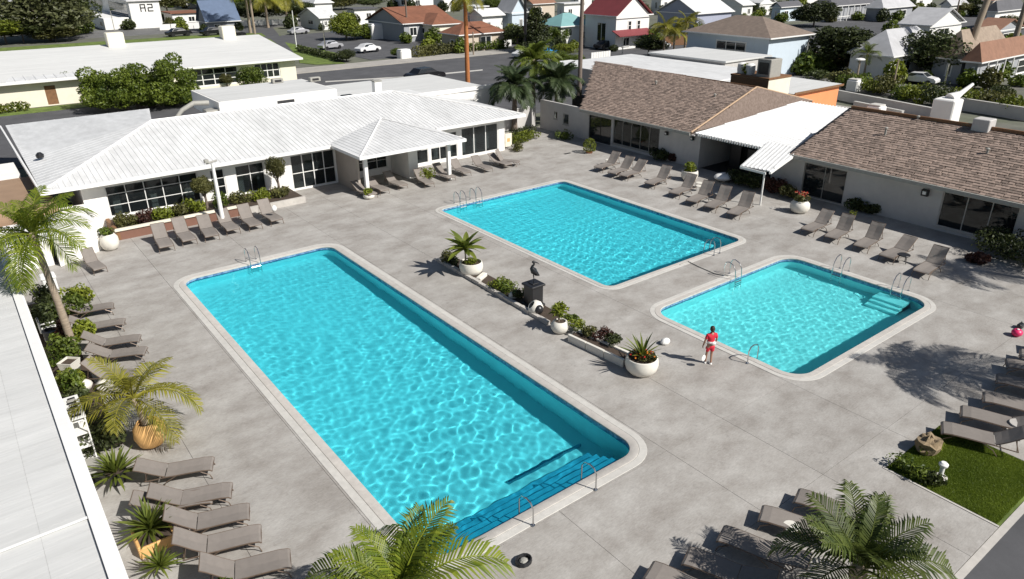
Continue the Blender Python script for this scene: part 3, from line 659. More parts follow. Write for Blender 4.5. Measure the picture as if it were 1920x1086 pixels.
# ------------------------------------------------------------------ foreground flat roof (left)
fr_ = thing('foreground_building', 'low building with white sheeted roof in the left foreground', 'building', (-6, 4, 0))
MB().box((-9,-4,-.05),(-.25,40,3.42)).build('wall', m_wall_l, fr_)
MB().box((-9.3,-4.3,3.421),(.32,40.3,3.54)).build('roof', m_ac, fr_)
for i in range(5):
    for j in range(59):
        x1 = .08-i*.92; y0 = 3.6+j*.6+(.3 if i % 2 else 0)
        if y0 < 38.6: MB().box((x1-.918,y0+.003,3.541),(x1-.002,y0+.597,3.548+.003*((i*7+j*3)%3))).build('roof_sheet', m_roof_g, fr_)
MB().box((-9.3,-4.3,3.541),(-4.53,40.3,3.55)).build('roof_sheet', m_roof_g, fr_)
MB().box((.095,-4.3,3.545),(.36,40.3,3.63)).build('edge_trim', m_fascia, fr_); MB().box((.33,-4.3,3.30),(.42,40.3,3.54)).build('gutter', m_fascia, fr_)
MB().box((-9.3,15.9,3.585),(.09,15.98,3.60)).build('seam_cap', m_fascia, fr_)

# ------------------------------------------------------------------ plants
def cloud(n, lobes, leaf, seed, asp=.6, inner=.25):
    rg = np.random.default_rng(seed); L = np.array(lobes, float); vol = (L[:,3]*L[:,4]*L[:,5])**(2/3); pr = vol/vol.sum()
    idx = rg.choice(len(L), n, p=pr); d = rg.normal(size=(n,3)); d /= np.linalg.norm(d,axis=1)[:,None]
    rad = 1-inner*rg.random(n)**1.5; rad *= 1+.10*np.sin(d[:,0]*7+idx)*np.sin(d[:,1]*6+idx*2)+.08*np.sin(d[:,2]*9)
    c = L[idx,:3]+d*L[idx,3:6]*rad[:,None]
    nn = d*.8+rg.normal(size=(n,3))*.6; nn /= np.linalg.norm(nn,axis=1)[:,None]
    t = np.cross(nn, rg.normal(size=(n,3))); t /= np.linalg.norm(t,axis=1)[:,None]; b = np.cross(nn, t)
    s = leaf*(.6+.8*rg.random(n))[:,None]; t = t*s; b = b*s*asp
    v = np.stack([c-t, c-b*.9+nn*s*.15, c+t, c+b*.9+nn*s*.15], 1).reshape(-1,3)
    f = np.arange(4*n).reshape(-1,4)
    lt = rg.random(len(L)); tone = np.clip(.55*rg.random(n)+.45*lt[idx]+.06*rg.normal(size=n), 0, 1)
    return v, f, tone
def cloudmesh(name, mat, *a, **k):
    v, f, tone = cloud(*a, **k); me = bpy.data.meshes.new(name); me.from_pydata(v.tolist(), [], f.tolist()); me.materials.append(mat)
    at = me.attributes.new('tone', 'FLOAT', 'FACE'); at.data.foreach_set('value', tone.astype(np.float32)); return me
CROWN = {}
def crown(kind, v, mat):
    key = (kind, v, mat.name)
    if key in CROWN: return CROWN[key]
    base = (kind, v)
    if base not in CROWN:
        r = random.Random(v*13+hash(kind) % 97 if False else v*13+len(kind)*7); lob = []
        if kind == 'round':
            lob = [(0,0,.5,.36,.36,.38)]
            for k in range(13):
                a = r.random()*6.283; e = r.uniform(-.5,1); q = .26+.1*r.random(); lob.append((.30*math.cos(a)*math.cos(e), .30*math.sin(a)*math.cos(e), .5+.32*math.sin(e), q*.8, q*.8, q*.7))
            me = cloudmesh('crown', mat, 5200, lob, .032, v+5)
        elif kind == 'cone':
            for k in range(26):
                z = .06+.9*(k/26); q = .42*(1-z)**.8+.04; a = k*2.4; lob.append((q*.5*math.cos(a), q*.5*math.sin(a), z, q*.62, q*.62, .06+.03*r.random()))
            me = cloudmesh('crown', mat, 5200, lob, .028, v+9)
        else:
            for k in range(12):
                a = r.random()*6.283; q = .16+.1*r.random(); rr_ = .34*r.random()**.5; lob.append((rr_*math.cos(a), rr_*math.sin(a), .35+.4*r.random(), q, q, q*.9))
            me = cloudmesh('crown', mat, 4200, lob, .03, v+15, inner=.6)
        CROWN[base] = me
    me = CROWN[base]
    if me.materials[0] != mat: me = me.copy(); me.materials[0] = mat
    CROWN[key] = me; return me
def tree(label, base, h, w, mat, kind='round', v=0, group='trees of the neighbourhood', z0=0, clear=.18, name='tree', tm=None):
    t = thing(name, label, 'tree', (base[0], base[1], z0), group)
    put('crown', crown(kind, v % 4, mat), t, (0,0,h*clear), (0,0,random.random()*6), (w,w,h*(1-clear)))
    m = MB(); r = max(.08, h*.03); m.tube([(0,0,-.1),(.05*h*.1,0,h*.25),(0,.03,h*.5),(0,0,h*.75)], [r*1.3,r,r*.7,r*.35], 7)
    for k in range(5):
        a = k*1.3+v; m.tube([(0,0,h*(.28+.05*k)),(math.cos(a)*w*.16,math.sin(a)*w*.16,h*(.45+.04*k)),(math.cos(a)*w*.3,math.sin(a)*w*.3,h*(.58+.05*k))],[r*.55,r*.35,r*.15],5)
    t2 = m.mesh('trunk', tm or m_trunk_g, True); put('trunk', t2, t); return t
def tree_px(label, bx, by, ytop, wpx, mat, kind='round', v=0, **k):
    b = G(bx, by); h = HT(b, ytop); return tree(label, b, h, wpx*dist(b)/FOC*1.32, mat, kind, v, **k)
def bush(label, c, rx, ry, h, mat, n=900, leaf=.07, seed=0, group=None, name='bush', cat='bush', rz=0, z0=0):
    r = random.Random(seed); lob = []
    for k in range(9):
        lob.append((rx*.6*r.uniform(-1,1), ry*.6*r.uniform(-1,1), h*r.uniform(.35,.65), rx*.45, ry*.45, h*.38))
    me = cloudmesh(name, mat, n, lob, leaf, seed+3); o = put(name, me, None, (c[0],c[1],z0), (0,0,rz)); tag(o, label, cat, group); return o
def hedge(label, a, b, w, h, mat, n=2500, leaf=.07, seed=0, group=None, name='hedge', z0=0, cat='hedge'):
    a, b = Vector((a[0],a[1],0)), Vector((b[0],b[1],0)); L = (b-a).length; r = random.Random(seed); k = max(3, int(L/(w*.55))); lob = []
    for i in range(k+1): lob.append((L*i/k-L/2, r.uniform(-.1,.1)*w, h*.5, L/k*.85, w*.5*r.uniform(.8,1.15), h*.5*r.uniform(.85,1.15)))
    me = cloudmesh(name, mat, n, lob, leaf, seed+3); c = (a+b)/2; o = put(name, me, None, (c.x,c.y,z0), (0,0,math.atan2(b.y-a.y,b.x-a.x))); tag(o, label, cat, group); return o
FR = {}
def frond_mesh(kind, v, mat, n=30, lw=.0125):
    key = (kind, v, mat.name, n)
    if key in FR: return FR[key]
    r = random.Random(v*7+3); el, dr, wl = {'up':(70,55,.20),'mid':(38,95,.24),'low':(2,85,.24),'fan':(25,40,.2)}[kind]
    el += r.uniform(-8,8); dr += r.uniform(-12,12); P = [Vector((0,0,0))]; N_ = 12
    for i in range(N_):
        a = R_(el-dr*((i+.5)/N_)**1.3); P.append(P[-1]+Vector((math.cos(a),0,math.sin(a)))/N_)
    m = MB(); m.tube(P[::2], [.016-.0022*i for i in range(7)], 4, .75)
    def at(t): q = t*N_; i = min(int(q), N_-1); return P[i].lerp(P[i+1], q-i), (P[i+1]-P[i]).normalized()
    for k in range(n*2):
        t = .14+.85*k/(n*2-1)+r.uniform(-.006,.006); t = min(t, .995); s = 1 if k % 2 else -1; p, d = at(t)
        up = Vector((0,1,0)).cross(d)*-1
        l = wl*(.45+1.1*math.sin(math.pi*min(1,(t*.93+.05))))*r.uniform(.8,1.1)*(1 if t < .9 else .75)
        fw = .35+.75*t; q = (Vector((0,s,0))+d*fw+up*(.25-.1*r.random())).normalized(); q2 = (q+Vector((0,0,-.55-.35*r.random()))).normalized()
        wd = lw; e = d*wd; a_ = p; b_ = p+q*l*.55; c_ = b_+q2*l*.5; tn = min(1, max(0, .45+.35*r.uniform(-1,1)))
        m.add([a_-e*.7, a_+e*.7, b_+e, b_-e, c_], [(0,1,2,3),(3,2,4)], tn)
    me = m.mesh('frond', mat, tone=True); FR[key] = me; return me
def palm(label, base, h, L, mat=None, nf=22, lean=(0,0), tm=None, r=.16, name='palm_tree', group='palms', ups=.3, lows=.3, z0=0, cat='palm', skirt=0, seed=0, wide=1.0, trunk=True, fn=30, lw=.0125):
    mat = mat or m_palm; rnd = random.Random(seed+5); t = thing(name, label, cat, (base[0],base[1],z0), group)
    top = Vector((lean[0], lean[1], h))
    if trunk and h > .05:
        pts = [Vector((0,0,-.1))]+[Vector((lean[0]*q**1.6, lean[1]*q**1.6, h*q)) for q in [k/9 for k in range(1,10)]]
        m = MB(); m.tube(pts, [r*1.25]+[r*(1.05-.3*k/9)*(1+.06*(k % 2)) for k in range(1,10)], 10)
        if h > 1.2:
            m.ball(tuple(top-Vector((0,0,.12))), r*1.25, 8, 6, (1,1,1.5))
        m.build('trunk', tm or m_trunk, None, True); o = COL.objects[-1]; o.parent = t
    for k in range(nf):
        q = k/nf; kind = 'up' if q < ups else ('low' if q > 1-lows else 'mid')
        me = frond_mesh(kind, k % 3, mat, fn, lw); s = L*rnd.uniform(.82,1.08)*(.85 if kind == 'up' else 1)
        o = put('frond', me, t, top+Vector((0,0,.02*k % .1)), (rnd.uniform(-.25,.25), rnd.uniform(-.15,.15), k*2.39996+rnd.uniform(-.2,.2)), (s,s*wide,s))
    return t
BL = {}
def blade_mesh(mat, v=0, fan=False):
    key = (mat.name, v, fan)
    if key in BL: return BL[key]
    m = MB(); r = random.Random(v); n = 7; P = []; dr = .5 if not fan else .9
    for i in range(n+1):
        t = i/n; w = (.055*math.sin(math.pi*(.12+.88*t))**.8*(1-t*.2) if not fan else .14*math.sin(math.pi*min(1,t*.98+.02))**.7); z = -dr*t*t*.5
        P.append(((t, -w, z+.25*w), (t, 0, z), (t, w, z+.25*w)))
    vs = [p for q in P for p in q]; fs = []
    for i in range(n):
        for j in (0,1): a = i*3+j; fs.append((a,a+3,a+4,a+1))
    m.add(vs, fs, .3+.5*r.random()); me = m.mesh('leaf', mat, tone=True); BL[key] = me; return me
def rosette(label, c, L, n, mat, elev=(20,80), name='agave', cat='plant', group=None, fan=False, stem=0, seed=0):
    r = random.Random(seed); t = thing(name, label, cat, c, group)
    if stem: m = MB().tube([(0,0,-.05),(.02,0,stem*.5),(0,0,stem)], [.05,.04,.05], 7); me = m.mesh('stem', m_trunk, True); put('stem', me, t)
    for k in range(n):
        e = R_(elev[0]+(elev[1]-elev[0])*(k/n)); s = L*r.uniform(.8,1.1)
        put('leaf', blade_mesh(mat, k % 4, fan), t, (0,0,stem), (r.uniform(-.3,.3), -e, k*2.39996+r.uniform(-.2,.2)), (s,s,s))
    return t
def pot(label, c, r, h, mat, shape='bowl', plantm=None, soil=True, group=None, n=22):
    t = thing('plant_pot', label, 'plant pot', c, group)
    pf = {'bowl':[(.55,0),(.72,.06),(.93,.3),(1,.55),(.98,.8),(.93,.97),(.88,1),(.84,.97),(.84,.86)],
          'round':[(.5,0),(.8,.12),(1,.42),(.95,.75),(.7,.96),(.62,1),(.56,.97),(.56,.88)],
          'taper':[(.62,0),(.8,.45),(.95,.92),(1,1),(.9,1),(.88,.9)]}[shape]
    MB().lathe([(a*r,b*h) for a,b in pf], c, n).build('bowl', mat, t, True)
    if soil: q = pf[-1]; MB().lathe([(q[0]*r*.98,q[1]*h-.02),(q[0]*r*.97,q[1]*h+.004)], c, n).build('soil', m_soil, t)
    return t

# --- left garden strip and big palms
palm('tall leaning palm with bright yellow green crown beside the white clubhouse corner', (1.55,32.3), 5.3, 2.7, m_palmg, 21, (-.25,.1), r=.155, ups=.35, lows=.35, seed=1, skirt=1)
pot('round orange pot under the drooping palm by the lap pool', (2.55,23.55,0), .52, .95, m_poto, 'round')
palm('drooping yellow green palm growing out of the round orange pot', (2.5,23.65), .85, 2.4, m_palmy, 12, (-.12,.3), r=.12, z0=.85, ups=.25, lows=.4, seed=2)
palm('bright green palm rising from below the frame near the lap pool steps', tuple(G(752,1118,2.5))[:2], 2.5, 2.6, m_palmg, 20, (0,0), r=.17, ups=.45, lows=.15, seed=3)
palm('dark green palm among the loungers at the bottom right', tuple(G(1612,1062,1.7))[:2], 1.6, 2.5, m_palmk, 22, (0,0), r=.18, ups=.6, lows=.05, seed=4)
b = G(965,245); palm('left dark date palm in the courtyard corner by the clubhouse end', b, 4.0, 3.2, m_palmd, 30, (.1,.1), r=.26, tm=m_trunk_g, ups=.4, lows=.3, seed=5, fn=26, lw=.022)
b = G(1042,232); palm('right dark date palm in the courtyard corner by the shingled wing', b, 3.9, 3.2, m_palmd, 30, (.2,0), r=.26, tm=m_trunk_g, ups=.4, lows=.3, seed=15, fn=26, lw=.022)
b = G(1000,222); palm('middle date palm standing highest behind the two dark ones', b, 5.6, 3.2, m_palm, 24, (0,0), r=.22, tm=m_trunk_g, ups=.4, lows=.2, seed=16, fn=26, lw=.022)
palm('tall palm outside the right edge whose shadow falls by the square pool', (31.6,1.6), 7.2, 3.0, m_palm, 20, (.2,.2), r=.2, ups=.2, lows=.3, seed=6)
palm('tall palm beyond the right edge shading the wing with three panes', (43.2,6.0), 6.6, 2.8, m_palm, 18, (0,.2), r=.2, ups=.2, lows=.3, seed=7)
b = G(878,184); palm('slender palm with orange brown trunk beside the road', b, 11.0, 2.6, m_palmy, 20, (0,0), m_trunk_o, .28, ups=.1, lows=.6, seed=9)
b = G(1086,182); palm('slender bare grey palm trunk rising behind the left end of the shingled wing', b, 14.6, 2.6, m_palm, 16, (.3,.3), m_trunk_g, .26, seed=10)
b = G(1800,150); palm('thick leaning brown palm trunk in front of the tan roofed house', b, 14.3, 3.4, m_palmy, 16, (3.0,-.6), m_trunk, .45, ups=.8, lows=.05, seed=11)
b = G(1893,110); palm('brown palm trunk at the top right corner', b, 15, 3, m_palm, 14, (1.8,0), m_trunk, .42, seed=12)
for i,(x,y,tp,s) in enumerate([(1243,112,30,2.7),(1262,110,38,2.4),(1282,108,20,2.6)]):
    b = G(x,y); palm(['left palm of the yellowing trio in front of the crimson house','middle short palm of the yellowing trio','right palm of the yellowing trio beside the shade-tinted white house'][i], b, HT(b,tp+22), s*1.25, m_palmy, 14, r=.16, ups=.2, lows=.45, seed=20+i)
for i,(x,y,tp) in enumerate([(503,52,-6),(540,48,-10),(470,62,-30)]):
    b = G(x,y); palm(['drooping palm left of the road behind the cream house','drooping yellow palm nearer the white sheds at the road bend','tall thin palm behind the ridge of the cream house'][i], b, min(16,HT(b,tp)), 6, m_palmy, 16, r=.3, lows=.6, ups=.1, seed=30+i)
for i,(x,y) in enumerate([(1618,150),(1475,38)]):
    b = G(x,y); palm(['small palm among the hedges right of the orange wall','small palm between the brown roof and the porch house'][i], b, 3.2, 2.4, m_palm, 14, r=.14, seed=40+i)

# garden strip beside the foreground roof
patch('planting_bed', rect(.5,24.2,1.75,39), m_soil, .012, world=True)
GS = 'plants in the bed beside the foreground roof'
spec = [('spiky','spiky green clump behind the nearest lounger pair', tuple(G(222,905))[:2], .95, m_palm),('spiky','spiky grassy clump in the terracotta trough', tuple(G(287,1008))[:2], .95, m_palm),('spiky','small spiky plant in the black pot at the bottom left', tuple(G(305,1078))[:2], .6, m_palm)]
for i,(k,lb_,c,L,mt) in enumerate(spec):
    t = rosette(lb_, (c[0],c[1],.3), L, 60, mt, (10,88), 'spiky_plant', 'plant', GS, seed=i)
    for o in t.children: pass
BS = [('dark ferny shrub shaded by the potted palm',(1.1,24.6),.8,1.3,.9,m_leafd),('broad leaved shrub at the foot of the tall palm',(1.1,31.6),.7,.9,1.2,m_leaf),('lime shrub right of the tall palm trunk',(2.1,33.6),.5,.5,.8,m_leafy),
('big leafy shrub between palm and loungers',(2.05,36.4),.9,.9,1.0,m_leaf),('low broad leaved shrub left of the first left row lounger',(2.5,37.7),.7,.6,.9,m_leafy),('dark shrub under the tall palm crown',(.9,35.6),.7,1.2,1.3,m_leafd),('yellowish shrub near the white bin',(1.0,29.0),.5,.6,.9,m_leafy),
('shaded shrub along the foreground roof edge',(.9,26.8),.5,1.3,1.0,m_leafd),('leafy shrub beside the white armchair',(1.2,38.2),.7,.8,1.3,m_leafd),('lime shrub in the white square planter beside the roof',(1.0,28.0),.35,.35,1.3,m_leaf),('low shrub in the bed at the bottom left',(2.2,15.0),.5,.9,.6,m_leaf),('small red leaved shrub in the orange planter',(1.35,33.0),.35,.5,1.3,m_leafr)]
for i,(lb_,c,rx,ry,h,mt) in enumerate(BS): bush(lb_, c, rx, ry, h, mt, 900, .085, i+50, GS)
pot('white square planter beside the foreground roof edge', (1.15,30.1,0), .42, .8, m_potw, 'taper', n=4)
pot('black pot behind the nearest left loungers', tuple(G(222,905)), .33, .5, m_black, 'taper')
pot('tall black bin in the bed beside the roof', (.95,33.4,0), .3, .85, m_black, 'taper', soil=False)
c = G(292,1015); cx, cy = c.x, c.y; t = thing('trough_planter','terracotta edged trough with the spiky clump','planter',c)
for a,b in (((-.5,-.5,0),(.5,-.42,.34)),((-.5,.42,0),(.5,.5,.34)),((-.5,-.419,0),(-.42,.419,.34)),((.42,-.419,0),(.5,.419,.34))): MB().bev((cx+a[0],cy+a[1],0),(cx+b[0],cy+b[1],b[2]),.015).build('board', m_poto, t)
MB().box((cx-.419,cy-.419,0),(cx+.419,cy+.419,.28)).build('soil', m_soil, t)
TBL = tuple(G(176,905))
t = thing('side_table','round grey table in the shade of the foreground roof','table',TBL); MB().lathe([(.42,.60),(.45,.62),(.45,.65),(.43,.66)],TBL,20).build('table_top', m_ac, t); MB().tube([TBL,(TBL[0],TBL[1],.6)],.04,8).build('leg', m_black, t); MB().lathe([(.25,0),(.2,.04)],TBL,14).build('base', m_black, t)
t = thing('shelf_rack','white slatted rack with papers standing against the foreground building','rack',(.6,24.2,0))
for z in (.2,.7,1.2,1.7): MB().box((.48,23.6,z),(.9,25.0,z+.04)).build('shelf', m_white, t)
for x,y in ((.5,23.55),(.88,23.55),(.5,25.03),(.88,25.03)): MB().box((x-.02,y-.02,0),(x+.02,y+.02,1.85)).build('post', m_white, t)
MB().box((.46,23.5,1.851),(.92,25.08,1.89)).build('top_board', m_white, t)
for k in range(9): MB().box((.55+.03*(k%3),23.62+k*.15,1.891),(.82,23.70+k*.15,1.93+.02*(k%2))).build('bracket', m_ac if k%2 else m_black, t)
t = thing('white_armchair','white moulded armchair between roof edge and tall palm','chair',(1.0,34.6,0))
MB().bev((.7,34.2,.35),(1.3,34.9,.43),.03).build('seat', m_white, t); MB().bev((.62,34.2,.43),(.7,34.9,.95),.03).build('backrest', m_white, t)
for x,y in ((.73,34.25),(1.25,34.25),(.73,34.85),(1.25,34.85)): MB().tube([(x,y,0),(x,y,.36)],.03,6).build('leg', m_white, t)
for y in (34.2,34.84): MB().bev((.7,y,.55),(1.25,y+.06,.6),.01).build('armrest', m_white, t)
t = thing('towel_bin','white box shaped bin under the tall palm crown','bin',(1.7,39.5,0)); MB().bev((1.4,39.2,0),(2.0,39.9,1.0),.05).build('body', m_white, t); MB().bev((1.37,39.17,1.001),(2.03,39.93,1.1),.04).build('lid', m_fascia, t)
for i,(x,y) in enumerate([(1.35,28.9),(2.0,28.4)]):
    t = thing('garden_stone', ['white rounded boulder in the bed near the roof edge','smaller white boulder by the foot of the tall palm'][i], 'stone', (x,y,0), 'white boulders'); MB().ball((x,y,.18),.32,9,6,(1,.8,.75)).build('stone', m_potw, t, True)

# clubhouse planter bed
t = thing('planter_bed','low brown fronted planter with cream rim below the clubhouse windows','planter',(6,46,0))
MB().box((5.9,45.9,0),(6.1,48.9,.55)).build('end_wall', m_wood, t); MB().box((6.101,45.9,0),(13.6,46.08,.52)).build('front_wall', plain('brown_wall',(.20,.10,.07),.8), t)
MB().bev((5.85,45.82,.56),(13.6,46.16,.66),.02).build('rim', m_cream, t); MB().box((6.11,46.09,0),(17.5,48.98,.42)).build('soil', m_soil, t)
MB().box((13.61,45.9,0),(17.6,46.08,.42)).build('low_wall', m_cop, t)
HB = 'shrubs in the clubhouse planter'
for i,(x,mt,lb_,s) in enumerate([(6.8,m_leafo,'grey green shrub at the left end of the clubhouse planter',.55),(7.9,m_leafr,'reddish shrub second from the left in the clubhouse planter',.45),(8.9,m_leafy,'lime shrub below the five pane window',.5),(9.9,m_leafo,'olive shrub below the five pane window',.5),(10.8,m_leafy,'bright shrub left of the small topiary tree',.6),(12.3,m_leaf,'dense green shrub between the two topiary trees',.75),(13.7,m_leafo,'olive shrub behind the white lamp post',.55),(15.0,m_leafy,'yellow green shrub right of the lamp post',.5),(16.3,m_leafo,'last low shrub before the glass door',.4)]):
    bush(lb_, (x,47.2), .7, .8, s+.3, mt, 700, .08, i+70, HB, z0=.35)
tree('small round topiary tree left of the narrow clubhouse window', (11.6,47.5), 2.3, 1.5, m_leafo, 'round', 1, 'topiary trees', .35, .35)
tree('small round topiary tree left of the glass door', (16.4,47.4), 2.8, 1.4, m_leafo, 'round', 2, 'topiary trees', .35, .35)
pot('large white pot at the left end of the clubhouse planter', (5.3,44.6,0), .5, .95, m_potw, 'round'); bush('flowering plant in the large white pot at the planter end', (5.3,44.6), .45,.45,.5, m_leaf, 300, .07, 3, z0=.85)
t = thing('lamp_post','tall white lamp post leaning in front of the clubhouse gutter','lamp post',(11.6,44.4,0))
MB().tube([(11.6,44.4,0),(11.6,44.4,4.0)],[.15,.09],10).build('pole', m_white, t, True); MB().tube([(11.25,44.4,4.05),(11.9,44.4,4.15)],.06,6).build('arm', m_ac, t); MB().bev((11.15,44.28,4.1),(11.4,44.52,4.3),.03).build('lamp_head', m_ac, t)
t = thing('wall_sign','round dark sign on the clubhouse wall left of the glass door','sign',(17.1,48.9,2.2)); MB().lathe([(.16,-.01),(.16,.01)],(0,0,0),14).build('disc', m_black, t); o = COL.objects[-1]; o.rotation_euler = (R_(90),0,0); o.location = (0,0,0)
# portico plants
bush('rounded golden bush beside the portico pillar', G(800,338), .75,.75,.95, m_leafy, 900, .07, 91)
c = G(692,372); pot('small white pot at the foot of the left portico post', c, .4,.3, m_potw); bush('lime plant in the small white pot by the portico post', c, .42,.42,.5, m_leafy, 350,.07,92, z0=.2)
bush('low lime shrubs bordering the courtyard corner by the date palm', (40.2,50.6), 2.2,.8,.8, m_leafy, 1500,.09,93, name='shrub_border'); bush('dark shrub right of the lime border under the date palm', (43.4,48.9), .8,.8,.9, m_leaf, 600,.08,94)
bush('yellow leaved plants beside the last clubhouse window', (37.6,48.2), .6,.8,.8, m_leafo, 500,.08,95); bush('dark plants behind the lime border', (41.5,52.2),1.8,.7,.9,m_leafd,900,.09,96)
t = thing('notice_board','pale board with yellow print leaning beside the clubhouse corner','board',(37.3,49.5,0)); MB().box((37.2,49.3,.2),(37.9,49.36,1.3)).build('panel', m_cream, t); MB().box((37.4,49.285,.6),(37.7,49.299,.9)).build('print', m_poto, t)
t = thing('garden_wall','white plastered wall between clubhouse and shingled wing','wall',(38.6,55,0)); MB().box((38.6,55,0),(45.2,55.2,1.9)).build('wall_face', m_wall_r, t); MB().box((38.55,54.95,1.901),(45.25,55.25,1.97)).build('coping', m_fascia, t)
c = G(1105,287); t = thing('spherical_topiary','clipped yellow green ball bush in front of the dark door','topiary',c)
put('foliage', cloudmesh('foliage', m_leafy, 900, [(0,0,.62,.55,.55,.58)], .06, 5, inner=.08), t); MB().lathe([(.25,0),(.3,.15)],c,12).build('base', m_terra, t)
# right wing planting
RG = 'plants against the shingled wings'
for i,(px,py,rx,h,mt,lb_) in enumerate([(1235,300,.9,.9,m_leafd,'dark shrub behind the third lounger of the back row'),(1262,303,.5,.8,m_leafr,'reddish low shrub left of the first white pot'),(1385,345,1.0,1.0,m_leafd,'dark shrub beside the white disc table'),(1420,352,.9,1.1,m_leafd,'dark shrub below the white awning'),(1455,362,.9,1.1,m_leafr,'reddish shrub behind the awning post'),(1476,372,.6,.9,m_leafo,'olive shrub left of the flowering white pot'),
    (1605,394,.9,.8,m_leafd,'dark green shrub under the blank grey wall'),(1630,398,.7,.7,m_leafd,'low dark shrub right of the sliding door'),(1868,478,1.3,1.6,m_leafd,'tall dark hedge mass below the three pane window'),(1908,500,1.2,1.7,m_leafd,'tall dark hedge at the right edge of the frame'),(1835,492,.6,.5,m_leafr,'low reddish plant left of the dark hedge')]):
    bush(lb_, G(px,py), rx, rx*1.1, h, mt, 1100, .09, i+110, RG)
def flowers(label, c, r, mats, n=34, seed=0, z=0):
    rd = random.Random(seed); t = thing('flowers', label, 'flowers', (c[0],c[1],z)); 
    for mt in mats:
        m = MB()
        for k in range(n):
            a = rd.random()*6.283; q = r*rd.random()**.5; m.ball((c[0]+q*math.cos(a), c[1]+q*math.sin(a), z+.04+.12*rd.random()), .045, 5, 3, (1,1,.6))
        m.build('blossoms', mt, t, kind='stuff')
    return t
for i,(px,py,r_,h_,lb_,pl,mt) in enumerate([(1292,338,.62,.75,'tall white pot between two back row loungers','leafy green plant in the tall white pot behind the loungers',m_leafy),(1498,398,.62,.8,'white pot with red flowers left of the sliding door','green leaves in the white pot left of the sliding door',m_leafo)]):
    c = G(px,py); pot(lb_, c, r_, h_, m_potw, 'round' if i else 'bowl', group='white pots by the wings'); bush(pl, c, r_*.8, r_*.8, .8 if i == 0 else .55, mt, 500, .08, 130+i, z0=h_*.8)
    if i: flowers('red flowers in the pot left of the sliding door', c, .45, [m_red, m_terra], 16, 5, h_+.35)
c = G(1357,340); t = thing('disc_table','white oval table lying tilted behind the back row loungers','table',c); MB().ball((c.x,c.y,.35),.85,16,8,(1,.8,.3)).build('table_top', m_white, t, True); MB().tube([(c.x,c.y,0),(c.x,c.y,.3)],.12,8).build('base', m_white, t)
c = G(1678,407); t = thing('window_planter','brown wooden box planter against the grey wall','planter',c); MB().bev((c.x-.3,c.y-.5,0),(c.x+.3,c.y+.5,.5),.03).build('box', m_wood, t); bush('dark leaves in the brown box planter', (c.x,c.y), .35,.5,.5,m_leafd,350,.07,140,RG,z0=.42)
c = G(1598,412); pot('tiny white pot with a green sprig behind the loungers', c, .16,.3, m_potw,'taper'); bush('green sprig in the tiny white pot', c,.25,.25,.35,m_leafy,120,.05,141,z0=.25)

# ------------------------------------------------------------------ centre planters, statue
EDG = thing('planter_edging','low pale stone kerb around the shrubs left of the black statue','kerb',(18.9,25,0))
e0, e1 = G(822,490), G(1030,610)
for k in range(14):
    p = e0.lerp(e1, k/14); q = e0.lerp(e1, (k+.93)/14); d = (q-p).normalized(); s = Vector((-d.y,d.x,0))*.09
    MB().prism([(p-s).to_tuple()[:2],(q-s).to_tuple()[:2],(q+s).to_tuple()[:2],(p+s).to_tuple()[:2]], 0, .16+.02*(k%3)).build('kerb_stone', m_cop, EDG)
s1 = e0+Vector((.15,0,0)); patch('planting_bed', [(18.95,e1.y),(19.9,e1.y+.3),(20.0,e0.y-.5),(e0.x+.1,e0.y)], m_soil, .05, world=True, th=.05)
CG = 'plants of the central planters'
for i,(px,py,rx,h,mt,lb_) in enumerate([(838,492,.5,.55,m_leafo,'dark olive shrub left of the fan palm pot'),(850,500,.4,.4,m_leafd,'low dark shrub at the left tip of the kerbed bed'),(938,543,.55,.5,m_leafy,'lime ground shrub in front of the fan palm pot'),(950,548,.6,.6,m_leaf,'green mound left of the black statue'),(972,560,.4,.45,m_leafd,'small dark shrub at the statue base'),
    (1085,625,.4,.45,m_leafy,'lime succulent mound in the white trough'),(1105,637,.35,.4,m_leafo,'golden succulent mound in the white trough'),(1128,645,.42,.5,m_leafr,'purple leaved mound in the white trough'),(1150,655,.42,.5,m_leafd,'dark leaved mound next to the big white bowl'),(1072,612,.35,.4,m_leaf,'small green mound right of the square white planter')]):
    bush(lb_, G(px,py), rx, rx, h, mt, 600, .055, i+160, CG, z0=.08 if i < 5 else .22)
c = G(884,514); pot('white bowl planter holding the small fan palm', c, .62,.72, m_potw); rosette('small fan leaved palm in the white bowl planter', (c.x-.25,c.y+.15,.66), 1.15, 24, m_palm, (0,78), 'fan_palm','palm',None,True,.75,3)
bush('yellow and green filler around the fan palm stem', c, .4,.4,.25, m_leafy, 250,.06,170, z0=.62)
c = G(903,523); t = thing('stone_block','white stone block lying against the bowl planter','stone',c); MB().bev((-.4,-.15,0),(.4,.15,.22),.04).build('block', m_potw, None); o = COL.objects[-1]; o.parent = t; o.rotation_euler.z = .5
c = G(1000,572); st = thing('bird_statue','black wading bird statue with folded wings on the black box pedestal','statue',(c.x,c.y,1.15))
pk = .33; pd = thing('statue_pedestal','black box pedestal with slab top under the bird statue','pedestal',c)
MB().bev((c.x-.33,c.y-.33,.12),(c.x+.33,c.y+.33,1.05),.02).build('box', m_black, pd); MB().bev((c.x-.41,c.y-.41,0),(c.x+.41,c.y+.41,.118),.02).build('plinth', m_black, pd); MB().bev((c.x-.41,c.y-.41,1.052),(c.x+.41,c.y+.41,1.14),.02).build('top_slab', m_black, pd)
x,y,z = c.x,c.y,1.15; side = Vector((RGT.x,RGT.y,0)).normalized()
q = lambda a,h,b=0: tuple(Vector((x,y,z))+side*a+Vector((0,0,h))+Vector((-side.y,side.x,0))*b)
for b in (-.05,.05): MB().tube([q(0,0,b),q(.02,.18,b),q(0,.4,b)],[.018,.014,.03],6).build('leg', m_black, st, True)
